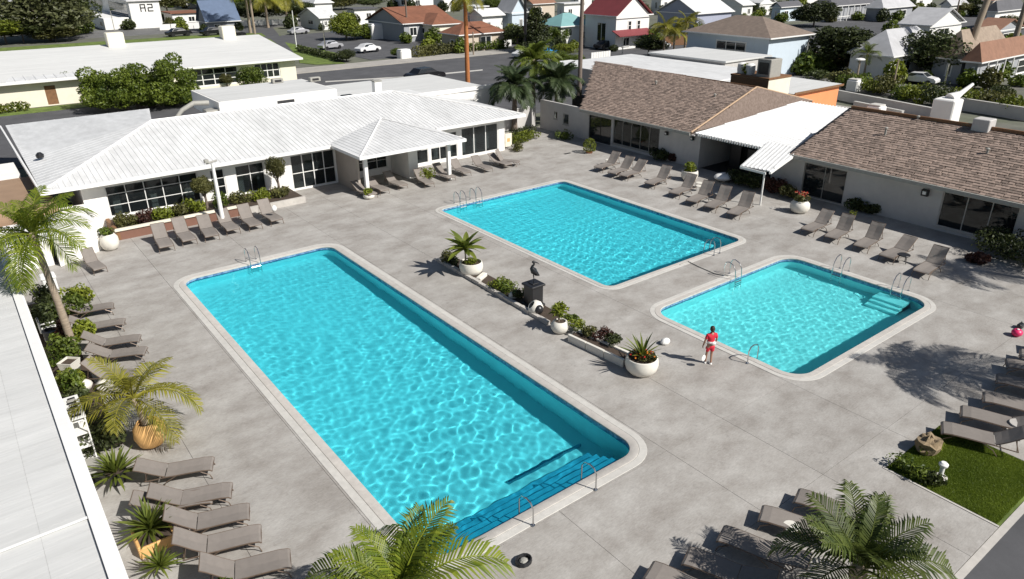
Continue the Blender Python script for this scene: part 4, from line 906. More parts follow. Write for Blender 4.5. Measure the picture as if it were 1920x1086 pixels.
MB().tube([q(.28,.38),q(.16,.45),q(.0,.6),q(-.07,.75),q(-.05,.86),q(.02,.93),q(.02,1.02)],[.02,.10,.15,.11,.055,.045,.05],10).build('body', m_black, st, True)
MB().ball(q(.0,1.06),.075,10,6,(1.2,1,.9)).build('head', m_black, st, True); MB().tube([q(.05,1.06),q(.16,1.03),q(.26,.97)],[.035,.025,.008],6).build('beak', m_black, st, True)
for b in (-.11,.11): MB().tube([q(-.05,.76,b),q(.06,.62,b*1.2),q(.22,.40,b*.8)],[.04,.09,.02],8).build('wing', m_black, st, True)
MB().bev(tuple(Vector(q(0,0))-Vector((.18,.18,0))), tuple(Vector(q(0,0))+Vector((.18,.18,.03))),.01).build('base', m_black, st)
c = G(1010,588); t = thing('globe_planter','broken white globe planter lying open beside the statue','planter',c)
MB().lathe([(.12,0),(.36,.1),(.47,.36),(.40,.62),(.26,.72),(.22,.70),(.34,.58),(.40,.36),(.3,.15),(.05,.1)],(0,0,0),20).build('shell', m_potw, None, True); o = COL.objects[-1]; o.parent = t; o.rotation_euler = (-.5,-.7,.2); o.location = (.1,0,.08); o.scale = (.8,.8,.8)
MB().ball((-.12,-.12,.3),.24,9,6).build('dark_stone', m_black, None, True); COL.objects[-1].parent = t
c = G(962,560); t = thing('stone_block','small curved white stone on the kerb left of the statue','stone',c); MB().ball((0,0,.16),.22,8,6,(1.2,.8,1)).build('stone', m_potw, None, True); COL.objects[-1].parent = t
c = G(1050,622); pot('white square shouldered pot at the left end of the trough', c, .42,.55, m_potw, 'round'); rosette('bright leafy aeonium above the left trough pot', (c.x,c.y+.1,.5), .45, 34, m_leafy, (-10,85), 'leafy_plant','plant',CG,True,.45,7)
bush('bushy lime head of the plant over the left trough pot', (c.x+.05,c.y+.15), .42,.42,.5, m_leafy, 420,.07,171, z0=.75)
t = thing('trough_planter','long white trough planter running to the big flower bowl','planter',(18.9,18.5,0)); a_, b_ = G(1064,641), G(1168,690)
for k in range(3):
    p = a_.lerp(b_, k/3); q_ = a_.lerp(b_, (k+.96)/3); d = (q_-p).normalized(); s = -Vector((-d.y,d.x,0))
    MB().prism([tuple(v)[:2] for v in (p-s*.02,q_-s*.02,q_-s*.14,p-s*.14)], 0, .34).build('side_panel', m_potw, t)
    MB().prism([tuple(v)[:2] for v in (p-s*.62,q_-s*.62,q_-s*.74,p-s*.74)], 0, .34).build('side_panel', m_potw, t)
d = (b_-a_).normalized(); s = -Vector((-d.y,d.x,0)); MB().prism([tuple(v)[:2] for v in (a_-s*.145,b_-s*.145,b_-s*.615,a_-s*.615)], 0, .26).build('soil', m_soil, t)
c = G(1202,698); pot('large white bowl of bright flowers and a spiky agave', c, .66,.72, m_potw, n=28)
rosette('spiky agave standing in the large white flower bowl', (c.x,c.y,.66), 1.0, 26, m_palm, (35,85), 'agave','plant',CG,seed=9); bush('green filler leaves in the large white flower bowl', c,.52,.52,.28,m_leafo,500,.055,172,z0=.6)
flowers('red and orange flowers in the large white bowl', c, .5, [m_red, m_orange], 14, 8, .74)
c = G(1247,645); t = thing('white_stone','white rounded stone lying on the deck left of the person','stone',c); MB().ball((0,0,.12),.22,9,6,(1.1,.8,.7)).build('stone', m_white, None, True); COL.objects[-1].parent = t

# ------------------------------------------------------------------ sun loungers
def sheet(prof, w, th=.022):
    m = MB(); n = len(prof); P = [Vector((a,0,b)) for a,b in prof]; vs = []
    for i,p in enumerate(P):
        d = (P[min(i+1,n-1)]-P[max(i-1,0)]).normalized(); u = Vector((-d.z,0,d.x)); sag = .012*math.sin(math.pi*i/(n-1))
        for y,o in ((-w/2,0),(0,-sag-.01),(w/2,0)): vs.append(p+u*(th/2+o)+Vector((0,y,0)))
        for y,o in ((-w/2,0),(0,-sag-.01),(w/2,0)): vs.append(p+u*(-th/2+o)+Vector((0,y,0)))
    fs = []
    for i in range(n-1):
        a, b = i*6, (i+1)*6
        fs += [(a,b,b+1,a+1),(a+1,b+1,b+2,a+2),(a+3,a+4,b+4,b+3),(a+4,a+5,b+5,b+4),(a,a+3,b+3,b),(a+2,b+2,b+5,a+5)]
    fs += [(0,1,4,3),(1,2,5,4)]; e = (n-1)*6; fs += [(e,e+3,e+4,e+1),(e+1,e+4,e+5,e+2)]
    return m.add(vs, fs)
def make_lounger(th):
    t = thing('sun_lounger', 'taupe sling sun lounger on the pool deck', 'sun lounger', (0,0,0))
    seat = [(.0,.27),(.05,.31),(.25,.335),(.6,.33),(.95,.315),(1.22,.315)]
    hx, hz = 1.24, .325; back = [(hx,hz)]
    for k in range(1,6):
        a = R_(th*(.75+.25*min(1,k/3))-(6 if k == 5 else 0)); back.append((back[-1][0]+.165*math.cos(a), back[-1][1]+.165*math.sin(a)))
    sheet(seat, .60).build('seat', m_sling, t); sheet(back, .58).build('backrest', m_sling, t)
    m = MB()
    for s in (-1,1): m.tube([(x,s*.315,z-.005) for x,z in seat]+[(1.45,s*.315,.29),(1.75,s*.315,.27)], .016, 5)
    m.tube([(0,-.315,.265),(0,.315,.265)], .016, 5); m.tube([(1.75,-.315,.27),(1.75,.315,.27)], .014, 5); m.tube([(.62,-.315,.3),(.62,.315,.3)], .012, 5); m.tube([(1.22,-.315,.3),(1.22,.315,.3)], .012, 5)
    m.build('frame', m_frame, t)
    m = MB()
    for s in (-1,1): m.tube([(x,s*.30,z) for x,z in back], .014, 5)
    m.tube([(back[-1][0],-.3,back[-1][1]),(back[-1][0],.3,back[-1][1])], .014, 5); b = m.build('back_frame', m_frame, t)
    if th > 15:
        p = back[3]
        for s in (-1,1): MB().tube([(p[0],s*.29,p[1]),(min(1.72,p[0]+.15),s*.29,.27)], .011, 5).build('prop', m_frame, t)
    for x0,x1,xf in ((.12,.30,.02),(1.1,.95,1.32)):
        for s in (-1,1): MB().tube([(x1,s*.315,.30),((x0+xf)/2,s*.325,.16),(xf,s*.33,.012)], [.015,.014,.015], 5).build('leg', m_frame, t)
    return t
LP = {}; used = set()
def lounger(px, ang, label, grp, th=42, sc=1.15, head=False):
    c = G(px[0], px[1], .27 if px[1] > 0 else 0); 
    q_ = int(abs(px[0]*7+px[1]*13)) % 3; th += (-5,0,6)[q_]; ang += (-2.5,0,3)[int(px[0]+px[1]) % 3]
    if th not in LP: LP[th] = make_lounger(th); None
    src = LP[th]
    o = copy_tree(src) if th in used else src
    used.add(th); o.location = (c.x, c.y, 0); o.rotation_euler = (0,0,R_(ang)); o.scale = (sc,)*3; o['label'] = label; o['group'] = grp; return o
ORD = ['first','second','third','fourth','fifth','sixth','seventh','eighth','ninth']
g1 = 'loungers in a row below the clubhouse windows'
for i,(px,a,th) in enumerate([((313,465),86,48),((356,453),86,46),((398,445),87,45),((438,433),88,45),((480,425),86,47),((520,415),88,50)]):
    lounger(px, a, ['upright lounger nearest the brown planter front, leftmost of the clubhouse row','lounger next to the leftmost one in the clubhouse row','lounger left of the one touching the white lamp post','lounger touching the white lamp post on its left','first lounger right of the white lamp post','lounger right of the lamp post with a white towel by its head'][i], g1, th, 1.22)
c = G(514,390,.9); t = thing('white_towel','crumpled white towel over the head of the last clubhouse row lounger','towel',c); MB().ball((c.x,c.y,.86),.16,8,6,(1,.6,1.3)).build('cloth', m_white, t, True)
g2 = 'loungers under and beside the clubhouse portico'
for i,(px,a,th) in enumerate([((700,366),98,35),((722,358),95,35),((757,349),92,35),((806,346),85,45),((847,334),88,40),((876,325),86,40),((917,318),84,35),((954,310),95,35),((972,305),120,60)]):
    lounger(px, a, ['lounger half hidden by the left portico post','lounger just right of the left portico post','lounger between portico post and thick pillar','lounger behind the golden bush and pillar','lounger left of the right portico post','lounger just right of the right portico post','lounger below the left of the bright clubhouse panes','lounger below the right of the bright clubhouse panes','upright lounger at the clubhouse corner beside the yellow plants'][i], g2, th, 1.12)
g3 = 'loungers facing the middle pool'
for i,(px,a,th) in enumerate([((1121,317),8,50),((1147,327),9,50),((1168,332),9,50),((1217,347),10,52),((1263,365),6,48),((1296,380),8,48),((1330,391),9,50),((1374,404),10,52)]):
    lounger(px, a, ['farthest lounger of the row facing the middle pool, nearest the ball topiary','second lounger from the ball topiary','third lounger from the ball topiary, beside the dark shrub','lounger left of the tall white pot','lounger right of the tall white pot','lounger in front of the white oval table','lounger between the oval table and the awning post','last lounger of the middle pool row, below the awning'][i], g3, th, 1.3)
g4 = 'loungers beside the square pool wing'
for i,(px,a,th) in enumerate([((1513,434),6,50),((1558,448),5,50),((1613,465),4,50),((1661,484),2,40),((1726,513),4,52)]):
    lounger(px, a, ['lounger nearest the flowering white pot','lounger with a white bag beneath it, second from the flowering pot','middle lounger of the five below the blank wall','flatter lounger left of the black side table','shaded lounger beside the black side table'][i], g4, th, 1.25)
g5 = 'loungers in the upper left row beside the tall palm'
for i,(px,a) in enumerate([((213,575),163),((234,605),160),((263,636),157),((274,660),155),((262,705),140)]):
    lounger(px, a, ['farthest lounger of the left row behind the tall palm trunk','second lounger of the left row behind the palm trunk','third left row lounger with its foot towards the lap pool','fourth left row lounger overlapping its neighbour','lounger partly hidden under the drooping palm fronds'][i], g5, 32 if i < 4 else 48, 1.1)
lounger((188,505),100,'grey lounger tipped steeply beside the large white planter pot', g5, 62, 1.0)
g6 = 'loungers at the lower left near the spiky plants'
for i,(px,a,s) in enumerate([((400,872),160,1.12),((435,922),158,1.15),((400,932),160,1.1),((468,962),158,1.15),((490,1003),158,1.15),((545,1050),158,1.15),((600,1110),158,1.15)]):
    lounger(px, a, ['lounger right of the orange pot, first of the lower left row','second lounger of the lower left row','lounger tucked behind the second of the lower left row','lounger beside the terracotta trough','lounger half in palm shadow at the lower left','shaded lounger at the bottom left of the frame','lounger cut off by the bottom edge at the left'][i], g6, 34, s)
g7 = 'loungers at the bottom by the dark green palm'
for i,(px,a) in enumerate([((1350,1003),-70),((1425,965),-68),((1492,932),-68),((1215,1072),-70),((1285,1045),-70)]):
    lounger(px, a, ['lounger left of the dark green palm, half shaded','lounger just behind the dark green palm','lounger farthest from the camera behind the palm fronds','leftmost lounger cut by the bottom edge','lounger in deep shade at the bottom edge'][i], g7, 12, 1.15)
g8 = 'loungers along the right edge beyond the lawn'
for i,(px,a) in enumerate([((1764,806),-68),((1800,775),-68),((1842,748),-68),((1867,713),-68),((1885,685),-68),((1911,666),-68),((1930,648),-68)]):
    lounger(px, a, ['nearest of the right edge loungers, half on the lawn','second right edge lounger counted from the lawn','third right edge lounger counted from the lawn','dark shaded lounger fourth from the lawn','fifth right edge lounger from the lawn','sixth right edge lounger cut by the frame','farthest right edge lounger barely in frame'][i], g8, 32, 1.25)
for i,(px,py) in enumerate([(1692,492),(1905,815)]):
    c = G(px,py); t = thing('side_table', ['black drum side table between the last two loungers','round stone coloured side table between right edge loungers'][i], 'side table', c, 'low side tables')
    mm = m_black if i == 0 else m_cop; MB().lathe([(.3,.40),(.32,.43),(.3,.46)],c,16).build('table_top', mm, t)
    for k in range(3): a = k*2.094; MB().tube([(c.x+.22*math.cos(a),c.y+.22*math.sin(a),.4),(c.x+.27*math.cos(a),c.y+.27*math.sin(a),0)],.02,5).build('leg', mm, t)
for i,(px,py) in enumerate([(1140,308),(1200,322),(1245,345),(1310,358),(1345,372),(1535,428),(1580,442),(1635,458),(1310,352),(1480,1005)]):
    c = G(px,py); t = thing('side_table', 'small white side table '+['between the two farthest middle pool loungers','right of the third middle pool lounger','in front of the tall white pot','between the loungers right of the tall pot','beside the lounger before the oval table','between the first two loungers of the square pool wing','under the second lounger of the square pool wing','right of the middle lounger below the blank wall','near the tall white pot at the wing','under the fronds of the dark green palm'][i], 'side table', c, 'small white side tables')
    MB().lathe([(.22,.34),(.24,.36),(.22,.38)],c,14).build('table_top', m_potw, t)
    for k in range(3): a = k*2.094+.4; MB().tube([(c.x+.17*math.cos(a),c.y+.17*math.sin(a),.34),(c.x+.2*math.cos(a),c.y+.2*math.sin(a),0)],.012,5).build('leg', m_frame, t)

# ------------------------------------------------------------------ pool ladders and rails
def rail_pts(p, inward, h=.85, out=.55, down=-1.0, step=.35):
    p = Vector((p[0],p[1],0)); d = Vector((inward[0],inward[1],0)); P = [p-d*out, p-d*out+Vector((0,0,h*.7)), p-d*(out-.08)+Vector((0,0,h*.93)), p-d*(out-.25)+Vector((0,0,h)), p-d*.05+Vector((0,0,h*.9)), p+d*.12+Vector((0,0,h*.62)), p+d*.18+Vector((0,0,0)), p+d*.2+Vector((0,0,down))]
    return P
def ladder(label, p, inward, gap=.5, steps=3, h=.85, grp='steel pool ladders', out=.55):
    t = thing('pool_ladder', label, 'pool ladder', (p[0],p[1],0), grp); d = Vector((inward[0],inward[1],0)); s = Vector((-d.y,d.x,0))
    for q in (-1,1): MB().tube([v+s*gap/2*q for v in rail_pts(p, inward, h, out)], .024, 8).build('rail', m_steel, t, True)
    for k in range(steps):
        c = Vector((p[0],p[1],-.12-.26*k))+d*.19; m = MB(); m.tube([c-s*(gap/2-.02), c+s*(gap/2-.02)], .03, 6); m.build('step', m_steel, t)
    for q in (-1,1): c = Vector((p[0],p[1],0))-d*out+s*gap/2*q; MB().lathe([(.06,.023),(.05,.045)],c,10).build('flange', m_steel, t)
    return t
def handrail(label, p, inward, h=.8, out=.6, grp='arched steel grab rails'):
    t = thing('grab_rail', label, 'grab rail', (p[0],p[1],0), grp); P = Vector((p[0],p[1],0)); d = Vector((inward[0],inward[1],0))
    pts = [P-d*out, P-d*out+Vector((0,0,h*.75)), P-d*(out-.12)+Vector((0,0,h*.96)), P-d*(out-.3)+Vector((0,0,h)), P-d*.05+Vector((0,0,h*.9)), P+d*.05+Vector((0,0,h*.7)), P+d*.06+Vector((0,0,-.5))]
    MB().tube(pts, .024, 8).build('rail', m_steel, t, True); c = P-d*out; MB().lathe([(.07,.023),(.06,.04)],c,10).build('flange', m_steel, t); return t
ladder('ladder at the far end of the lap pool', (11.0,37.35), (0,-1), .55)
handrail('left grab rail over the near steps of the lap pool', (10.3,13.12), (0,1))
handrail('right grab rail over the near steps of the lap pool', (12.8,13.12), (0,1))
ladder('left ladder at the far corner of the middle pool', (25.6,38.85), (0,-1), .5, 2); ladder('right ladder at the far corner of the middle pool', (26.9,38.85), (0,-1), .5, 3)
ladder('ladder on the near right edge of the middle pool', (31.6,23.1), (0,1), .5, 2); 
ladder('ladder at the far edge of the square pool facing the middle pool', (29.7,19.9), (0,-1), .5, 3)
ladder('left ladder on the right side of the square pool', (34.45,17.0), (-1,0), .5, 2); ladder('ladder over the corner steps of the square pool', (34.45,13.9), (-1,0), .5, 2)
handrail('arched grab rail behind the person in red', (24.6,12.33), (0,1)) if False else handrail('arched grab rail behind the person in red', (23.55,14.3), (1,0), .75)
t = thing('pool_hose','thin hose lying between the two right hand pools','hose',(29,21,0)); MB().tube([G(1275,496,.03),G(1290,490,.03),G(1310,500,.03),G(1340,513,.03),G(1366,517,.04)], .022, 6).build('hose', m_ac, t)
c = G(982,1055); t = thing('hose_coil','black coiled hose reel on the deck below the grab rail','hose reel',c)
m = MB()
for k in range(3): m.tube([(c.x+.22*math.cos(a*.5236),c.y+.18*math.sin(a*.5236),.03+.045*k) for a in range(13)], .028, 6)
m.build('coil', m_black, t); MB().ball((c.x,c.y,.06),.13,8,5,(1,1,.6)).build('cover', m_ac, t)
c = G(1905,630); t = thing('pink_ball','pink inflatable ring on the deck near the right edge','ball',c); MB().ball((c.x,c.y,.17),.22,12,8,(1.1,1,.8)).build('ball', m_pink, t, True); MB().ball((c.x-.05,c.y-.02,.345),.06,8,4,(1,1,.4)).build('valve', m_white, t)
c = G(1912,615); t = thing('pool_bag','small black bag beside the pink ball','bag',c); MB().bev((c.x-.2,c.y-.1,0),(c.x+.2,c.y+.1,.22),.04).build('body', m_black, t); MB().tube([(c.x-.1,c.y,.22),(c.x,c.y,.33),(c.x+.1,c.y,.22)],.012,5).build('handle', m_black, t)
# drain cover
c = G(1064,288); t = thing('drain_cover','dark rectangular drain cover in the courtyard deck','drain',c); MB().box((c.x-.35,c.y-.12,.001),(c.x+.35,c.y+.12,.012)).build('grate', m_black, t)

# ------------------------------------------------------------------ lawn corner
def grass(name, x0, x1, y0, y1, n, h, seed=1, z=-.01):
    rg = np.random.default_rng(seed); x = rg.uniform(x0,x1,n); y = rg.uniform(y0,y1,n); a = rg.uniform(0,6.283,n); hh = h*rg.uniform(.5,1.2,n); w = .008+.008*rg.random(n)
    dx, dy = np.cos(a)*w, np.sin(a)*w; lx, ly = rg.normal(0,.4,n)*hh, rg.normal(0,.4,n)*hh
    v = np.stack([np.stack([x-dx,y-dy,np.full(n,z)],-1), np.stack([x+dx,y+dy,np.full(n,z)],-1), np.stack([x+lx,y+ly,z+hh],-1)],1).reshape(-1,3)
    me = bpy.data.meshes.new(name); me.from_pydata(v.tolist(), [], np.arange(3*n).reshape(-1,3).tolist()); me.materials.append(m_grass)
    at = me.attributes.new('tone','FLOAT','FACE'); patchy = .5+.25*np.sin(x*2.1+y*1.3)+.25*np.sin(x*.9-y*2.7); at.data.foreach_set('value', np.clip(.6*rg.random(n)+.45*patchy-.05,0,1).astype(np.float32))
    return tag(put(name, me), kind='stuff')
grass('grass', 20.9, 24.7, 4.28, 7.52, 75000, .042)
patch('lawn_edging', [(20.79,4.2),(20.865,4.2),(20.865,7.6),(20.79,7.6)], m_cop, .02, world=True)
c = G(1738,845); t = thing('rock','rough brown boulder at the corner of the lawn','rock',c)
m = MB(); m.ball((0,0,.22),.42,12,9,(1.1,.9,.85)); rd = random.Random(4); m.v = [tuple(Vector(v)*(1+rd.uniform(-.16,.16))) for v in m.v]; m.build('stone', mk('rock_brown',(.24,.18,.11),.95,.35,5,bump=.8,bscale=12), None); COL.objects[-1].parent = t
bush('dark low plants around the lawn rock', (21.25,7.0), .45,.75,.5,m_leaf,500,.06,181,name='ground_plants'); bush('leafy plants right of the lawn rock', (22.9,7.15),.6,.35,.35,m_leafy,400,.06,182,name='ground_plants'); bush('dark shrub on the lawn edge casting its shadow on the deck', (21.2,6.3),.3,.4,.45,m_leafd,300,.06,183)
c = G(1762,896); t = thing('garden_light','white bollard light with round cap on a stone disc in the lawn','garden light',c)
MB().lathe([(.2,0),(.21,.05),(.19,.06)],c,16).build('base', m_cop, t); MB().lathe([(.07,.06),(.07,.44)],c,14).build('post', m_white, t, True); MB().lathe([(.05,.44),(.13,.47),(.14,.54),(.08,.60)],c,14).build('cap', m_white, t, True)

# ------------------------------------------------------------------ person in red
def skin(name, chainpts, edges, mat, parent, sub=2):
    me = bpy.data.meshes.new(name); me.from_pydata([p[:3] for p in chainpts], edges, []); me.materials.append(mat)
    o = put(name, me, parent); bm = bmesh.new(); bm.from_mesh(me); l = bm.verts.layers.skin.verify()
    for i,v in enumerate(bm.verts): r = chainpts[i][3]; v[l].radius = (r, chainpts[i][4] if len(chainpts[i]) > 4 else r); v[l].use_root = (i == 0)
    bm.to_mesh(me); bm.free(); a = o.modifiers.new('skin','SKIN'); a.use_smooth_shade = True; b = o.modifiers.new('subsurf','SUBSURF'); b.levels = sub; b.render_levels = sub; return o
c = G(1328,683); pr = thing('person','person in red shirt and shorts with a white waist bag standing by the square pool','person',c,rz=R_(-30)); pr.scale = (1.0,1.0,1.0)
# facing +y locally (away from the camera), feet at the origin
B_ = [(0,0,.90,.13,.10),(0,0,1.05,.12,.09),(0,-.01,1.22,.145,.10),(0,-.01,1.36,.13,.085),(0,0,1.44,.055,.055),(0,.02,1.50,.05,.05),
 (.17,-.01,1.36,.055),(.25,.03,1.12,.042),(.24,.14,.92,.033),(.235,.19,.85,.03),
 (-.17,-.01,1.36,.055),(-.26,-.02,1.11,.042),(-.27,.06,.90,.033),(-.27,.10,.83,.03),
 (.09,0,.80,.085),(.095,.03,.48,.055),(.09,-.02,.10,.036),(.09,.03,.045,.035),(.095,.13,.03,.03),
 (-.09,0,.80,.085),(-.10,.06,.48,.055),(-.095,.10,.10,.036),(-.095,.14,.045,.035),(-.10,.24,.03,.03)]
E_ = [(0,1),(1,2),(2,3),(3,4),(4,5),(3,6),(6,7),(7,8),(8,9),(3,10),(10,11),(11,12),(12,13),(0,14),(14,15),(15,16),(16,17),(17,18),(0,19),(19,20),(20,21),(21,22),(22,23)]
skin('body', B_, E_, m_skin, pr)
def headmesh(k=1.0):
    m = MB(); m.ball((0,.02,1.60),.098*k,16,12,(.86,1.0,1.18)); return m
hd = headmesh(); hd.tube([(0,.10,1.61),(0,.135,1.585),(0,.12,1.575)],[.012,.018,.012],6); hd.ball((.078,.02,1.6),.022,6,5,(.5,1,1.3)); hd.ball((-.078,.02,1.6),.022,6,5,(.5,1,1.3))
hdo = hd.build('head', m_skin, None, True); hdo.parent = pr
fc = MB(); fc.ball((.034,.108,1.625),.012,6,4); fc.ball((-.034,.108,1.625),.012,6,4); fc.box((-.025,.108,1.55),(.025,.116,1.557)); o = fc.build('face', m_hair, None); o.parent = hdo; o['kind'] = 'stuff'
m = MB(); m.ball((0,-.012,1.635),.108,14,10,(.92,.98,1.08)); m.ball((0,-.09,1.56),.06,8,6,(1,.7,1)); o = m.build('hair', m_hair, None, True); o.parent = pr
skin('shirt', [(0,0,.97,.155,.125),(0,0,1.08,.15,.115),(0,-.01,1.24,.165,.118),(0,-.01,1.36,.15,.10),(0,0,1.43,.07,.07),(.17,-.01,1.36,.075),(.22,.01,1.18,.068),(-.17,-.01,1.36,.075),(-.225,-.015,1.17,.068)], [(0,1),(1,2),(2,3),(3,4),(3,5),(5,6),(3,7),(7,8)], m_redcloth, pr)
skin('shorts', [(0,0,.93,.15,.12),(0,0,.86,.13,.11),(.095,.005,.78,.105),(.10,.03,.58,.092),(-.095,.01,.78,.105),(-.10,.05,.58,.092)], [(0,1),(1,2),(2,3),(1,4),(4,5)], m_redcloth, pr)
m = MB(); m.lathe([(.165,1.0),(.175,1.02),(.175,1.06),(.165,1.08)],(0,0,0),18,1,.8); m.ball((.06,-.13,1.03),.08,10,6,(1.3,.6,.9)); o = m.build('waist_bag', m_white, None, True); o.parent = pr; o['kind'] = 'stuff'
for s,yy in ((.09,.03),(-.095,.14)):
    o = MB().bev((s-.048,yy-.09,0),(s+.048,yy+.15,.075),.03).build('shoe', m_white, None); o.parent = pr
for s,(hx,hy,hz) in ((1,(.235,.19,.85)),(-1,(-.27,.10,.83))):
    m = MB(); m.ball((hx,hy+.01,hz-.045),.04,8,6,(.55,1,1.2))
    for k in range(4): y_ = hy-.02+.018*k; m.tube([(hx,y_,hz-.07),(hx-s*.004,y_+.005,hz-.11),(hx-s*.018,y_+.008,hz-.14+.006*abs(k-1.5))],[.009,.008,.006],5)
    m.tube([(hx,hy+.04,hz-.03),(hx-s*.01,hy+.062,hz-.06),(hx-s*.02,hy+.066,hz-.085)],[.010,.009,.007],5)
    o = m.build('hand', m_skin, None, True); o.parent = pr
pt = thing('paddle','white pool paddle held in the left hand of the person in red','paddle',(c.x-.32,c.y-.02,.45)); MB().tube([(0,0,.38),(-.04,0,.1)],.014,6).build('handle', m_white, None); COL.objects[-1].parent = pt; MB().ball((-.07,0,-.02),.13,10,6,(1,.25,1.1)).build('blade', m_white, None); COL.objects[-1].parent = pt

# ------------------------------------------------------------------ cream house beyond the alley
bh = thing('cream_house', 'long cream house with pale hip roof and two chimneys behind the clubhouse', 'house', (5, 99, 0))
m = MB(); wall(m,'x',99,-28,39.0,-.02,2.9,.25,[(-4,-2,.2,2.1),(9.2,10.3,.1,2.2),(13.0,16.5,.5,2.5),(25.0,31.2,.35,2.6),(33.3,36.8,.6,2.6)]); m.box((38.75,99.251,-.02),(39.0,129,2.9)); m.build('wall', m_cream, bh)
MB().box((-28,99.3,0),(38.7,99.4,2.85)).build('inner_wall', m_dark, bh)
window(bh,'x',99.1,25.0,31.2,.35,2.6,4,3,m_white,m_paned,.16); window(bh,'x',99.1,33.3,36.8,.6,2.6,4,2,m_white,m_paned,.16); window(bh,'x',99.1,13.0,16.5,.5,2.5,3,2,m_white,m_paned,.14)
MB().box((9.2,99.05,0),(10.3,99.15,2.15)).build('door', m_wood, bh); window(bh,'x',99.1,-4,-2,.2,2.1,2,1,m_white,m_paned,.1)
r = MB(); E0, E1, R0, R1 = (-29,98.2,2.95),(39.8,98.2,2.95),(10,114,4.85),(39.8,114,4.85)
r.slab([E0,E1,R1,(-29,114,4.85)],.15); r.slab([(-29,114.01,4.85),R1,(39.8,130,2.95),(-29,130,2.95)],.15); r = r.build('roof', m_roof_g, bh)
m = MB(); m.add([(38.9,99.2,2.9),(38.9,128.9,2.9),(38.9,114,4.7),(38.7,99.2,2.9),(38.7,128.9,2.9),(38.7,114,4.7)], [(0,1,2),(5,4,3)]); m.build('gable', m_cream, bh)
wv = MB(); A_, B2, C_ = G(8,153,3.05), G(172,141,3.05), G(57,98,4.3); A_.y = B2.y = 98.1
wv.slab([A_, B2, C_], .10); wv = wv.build('roof_wing', m_roof_w, r); 
q = clipribs([A_, B2, C_], (0,1,.1), 1.0, .05, .05); q.build('roof_ribs', m_rib, r, kind='stuff')
MB().box((-29,98.05,2.72),(39.8,98.19,2.97)).build('gutter', m_fascia, r)
for (px,py,w_) in ((200,78,2.1),(425,70,1.9)):
    c = G(px,py,4.8); MB().bev((c.x-w_*.5,112,4.2),(c.x+w_*.5,113.6,6.4),.08).build('chimney', m_cream, r)
NG = 'planting in front of the cream house'
hedge('clipped lime hedge left of the big ficus tree', G(68,196), G(160,190), 1.4, 1.0, m_leafy, 2500, .16, 1, NG); hedge('short lime hedge at the left frame edge before the cream house', (-2,97.5), (6.6,97.3), 1.4, 1.0, m_leafy, 1500, .16, 2, NG)
b = G(124,190); tree('small bush tree between hedge and cream wall window', b, 3.4, 3.4, m_leaf, 'round', 2, NG, clear=.02)
b = G(476,172); tree('dark bush below the second cream house window', b, 3.0, 3.6, m_leaf, 'round', 3, NG, clear=.02)
b = G(422,162); tree('tiny round bush against the bare cream wall', (b.x,b.y-1), 1.8, 1.6, m_leafo, 'round', 1, NG, clear=.2)
# big ficus: three crowns are one tree
b = G(262,203); h = HT(b,106); ft = thing('ficus_tree', 'big dense green ficus tree between cream house and clubhouse', 'tree', (b.x,b.y,0)); s_ = dist(b)/FOC
lob = []; rd = random.Random(3)
for (dx,w_,hh) in ((-62,75,.84),(-5,80,.86),(50,70,1.0),(85,45,.66),(-30,80,.6),(20,90,.55),(62,70,.6),(-60,70,.45),(0,90,.4),(60,80,.42)):
    for k in range(7): lob.append((dx*s_+w_*s_*.32*rd.uniform(-1,1), rd.uniform(-2.3,2.3), h*hh*rd.uniform(.3,.88), w_*s_*.23, 1.6, h*.14))
put('crown', cloudmesh('crown', m_leaff, 30000, lob, .14, 4), ft, (0,0,0), (0,0,-R_(37)*.6))
for dx in (-3,0,3): m = MB().tube([(dx*.4,0,-.1),(dx,0,h*.5)],[.35,.2],7); m.build('trunk', m_trunk_g, None); COL.objects[-1].parent = ft
for i,(px,py,w_) in enumerate([(345,196,2.6),(470,176,1.5)]): bush(['low green mass right of the ficus trunk','low red green shrub by the bush below the cream window'][i], G(px,py), w_,1.5,1.3,m_leaf,900,.15,200+i,NG)

# ------------------------------------------------------------------ neighbourhood houses
LW = [('L',.25,.62,.35,.85,3,1)]
H = house
H('brown_hip_house','shade-tinted white house with brown hip roof and triple window behind the wing',(1443,72),5.2,1290,1518,2.2,'hip','b','l',[('L',.25,.62,.40,.86,3,2)],ov=.6)  # white walls: the bluish shade of the left face is put into their colour
H('grey_gable_house','grey walled house with rust gable roof beside the car park',(757,45),3.4,690,850,2.7,'gabx','o','g',[('R',.1,.25,.3,.8,2,1)])
H('rust_wing','cream walled house wing with rust hip roof left of the orange palm trunk',(812,47),3.2,762,868,1.8,'hip','o','c',[('L',.3,.5,.4,.8,2,1)])
H('rust_cottage','small beige cottage with rust hip roof right of the orange palm trunk',(862,66),2.9,828,945,1.8,'hip','o','b',[('R',.45,.7,.2,.85,2,1),('L',.3,.5,.3,.7,1,1)])
H('teal_house','white house with teal metal roof behind the dark conifer',(1052,50),3.6,1010,1112,2.0,'hip','t','w',[('R',.1,.35,.5,.9,2,1),('R',.6,.75,.3,.7,1,1)])
tc, _q = H('crimson_house','tall white house with crimson gable roof and small upper windows',(1156,31),5.6,1098,1218,3.4,'gaby','r','w',[('R',.35,.46,.55,.85,1,2),('R',.62,.73,.55,.85,1,2),('L',.3,.6,.2,.8,2,1),('R',.2,.42,.08,.36,2,1)])
x0,y0,w,d = _q; MB().slab([(x0-1,y0-2,2.5),(x0+w*.95,y0-2,2.5),(x0+w*.95,y0-.05,3.3),(x0-1,y0-.05,3.3)],.15).build('porch_roof', ROOFS['r'], tc)
H('grey_roof_house','house with large pale grey roof between two dark trees',(1672,106),3.2,1596,1765,2.9,'hip','g','w',[('R',.2,.4,.3,.8,2,1)])
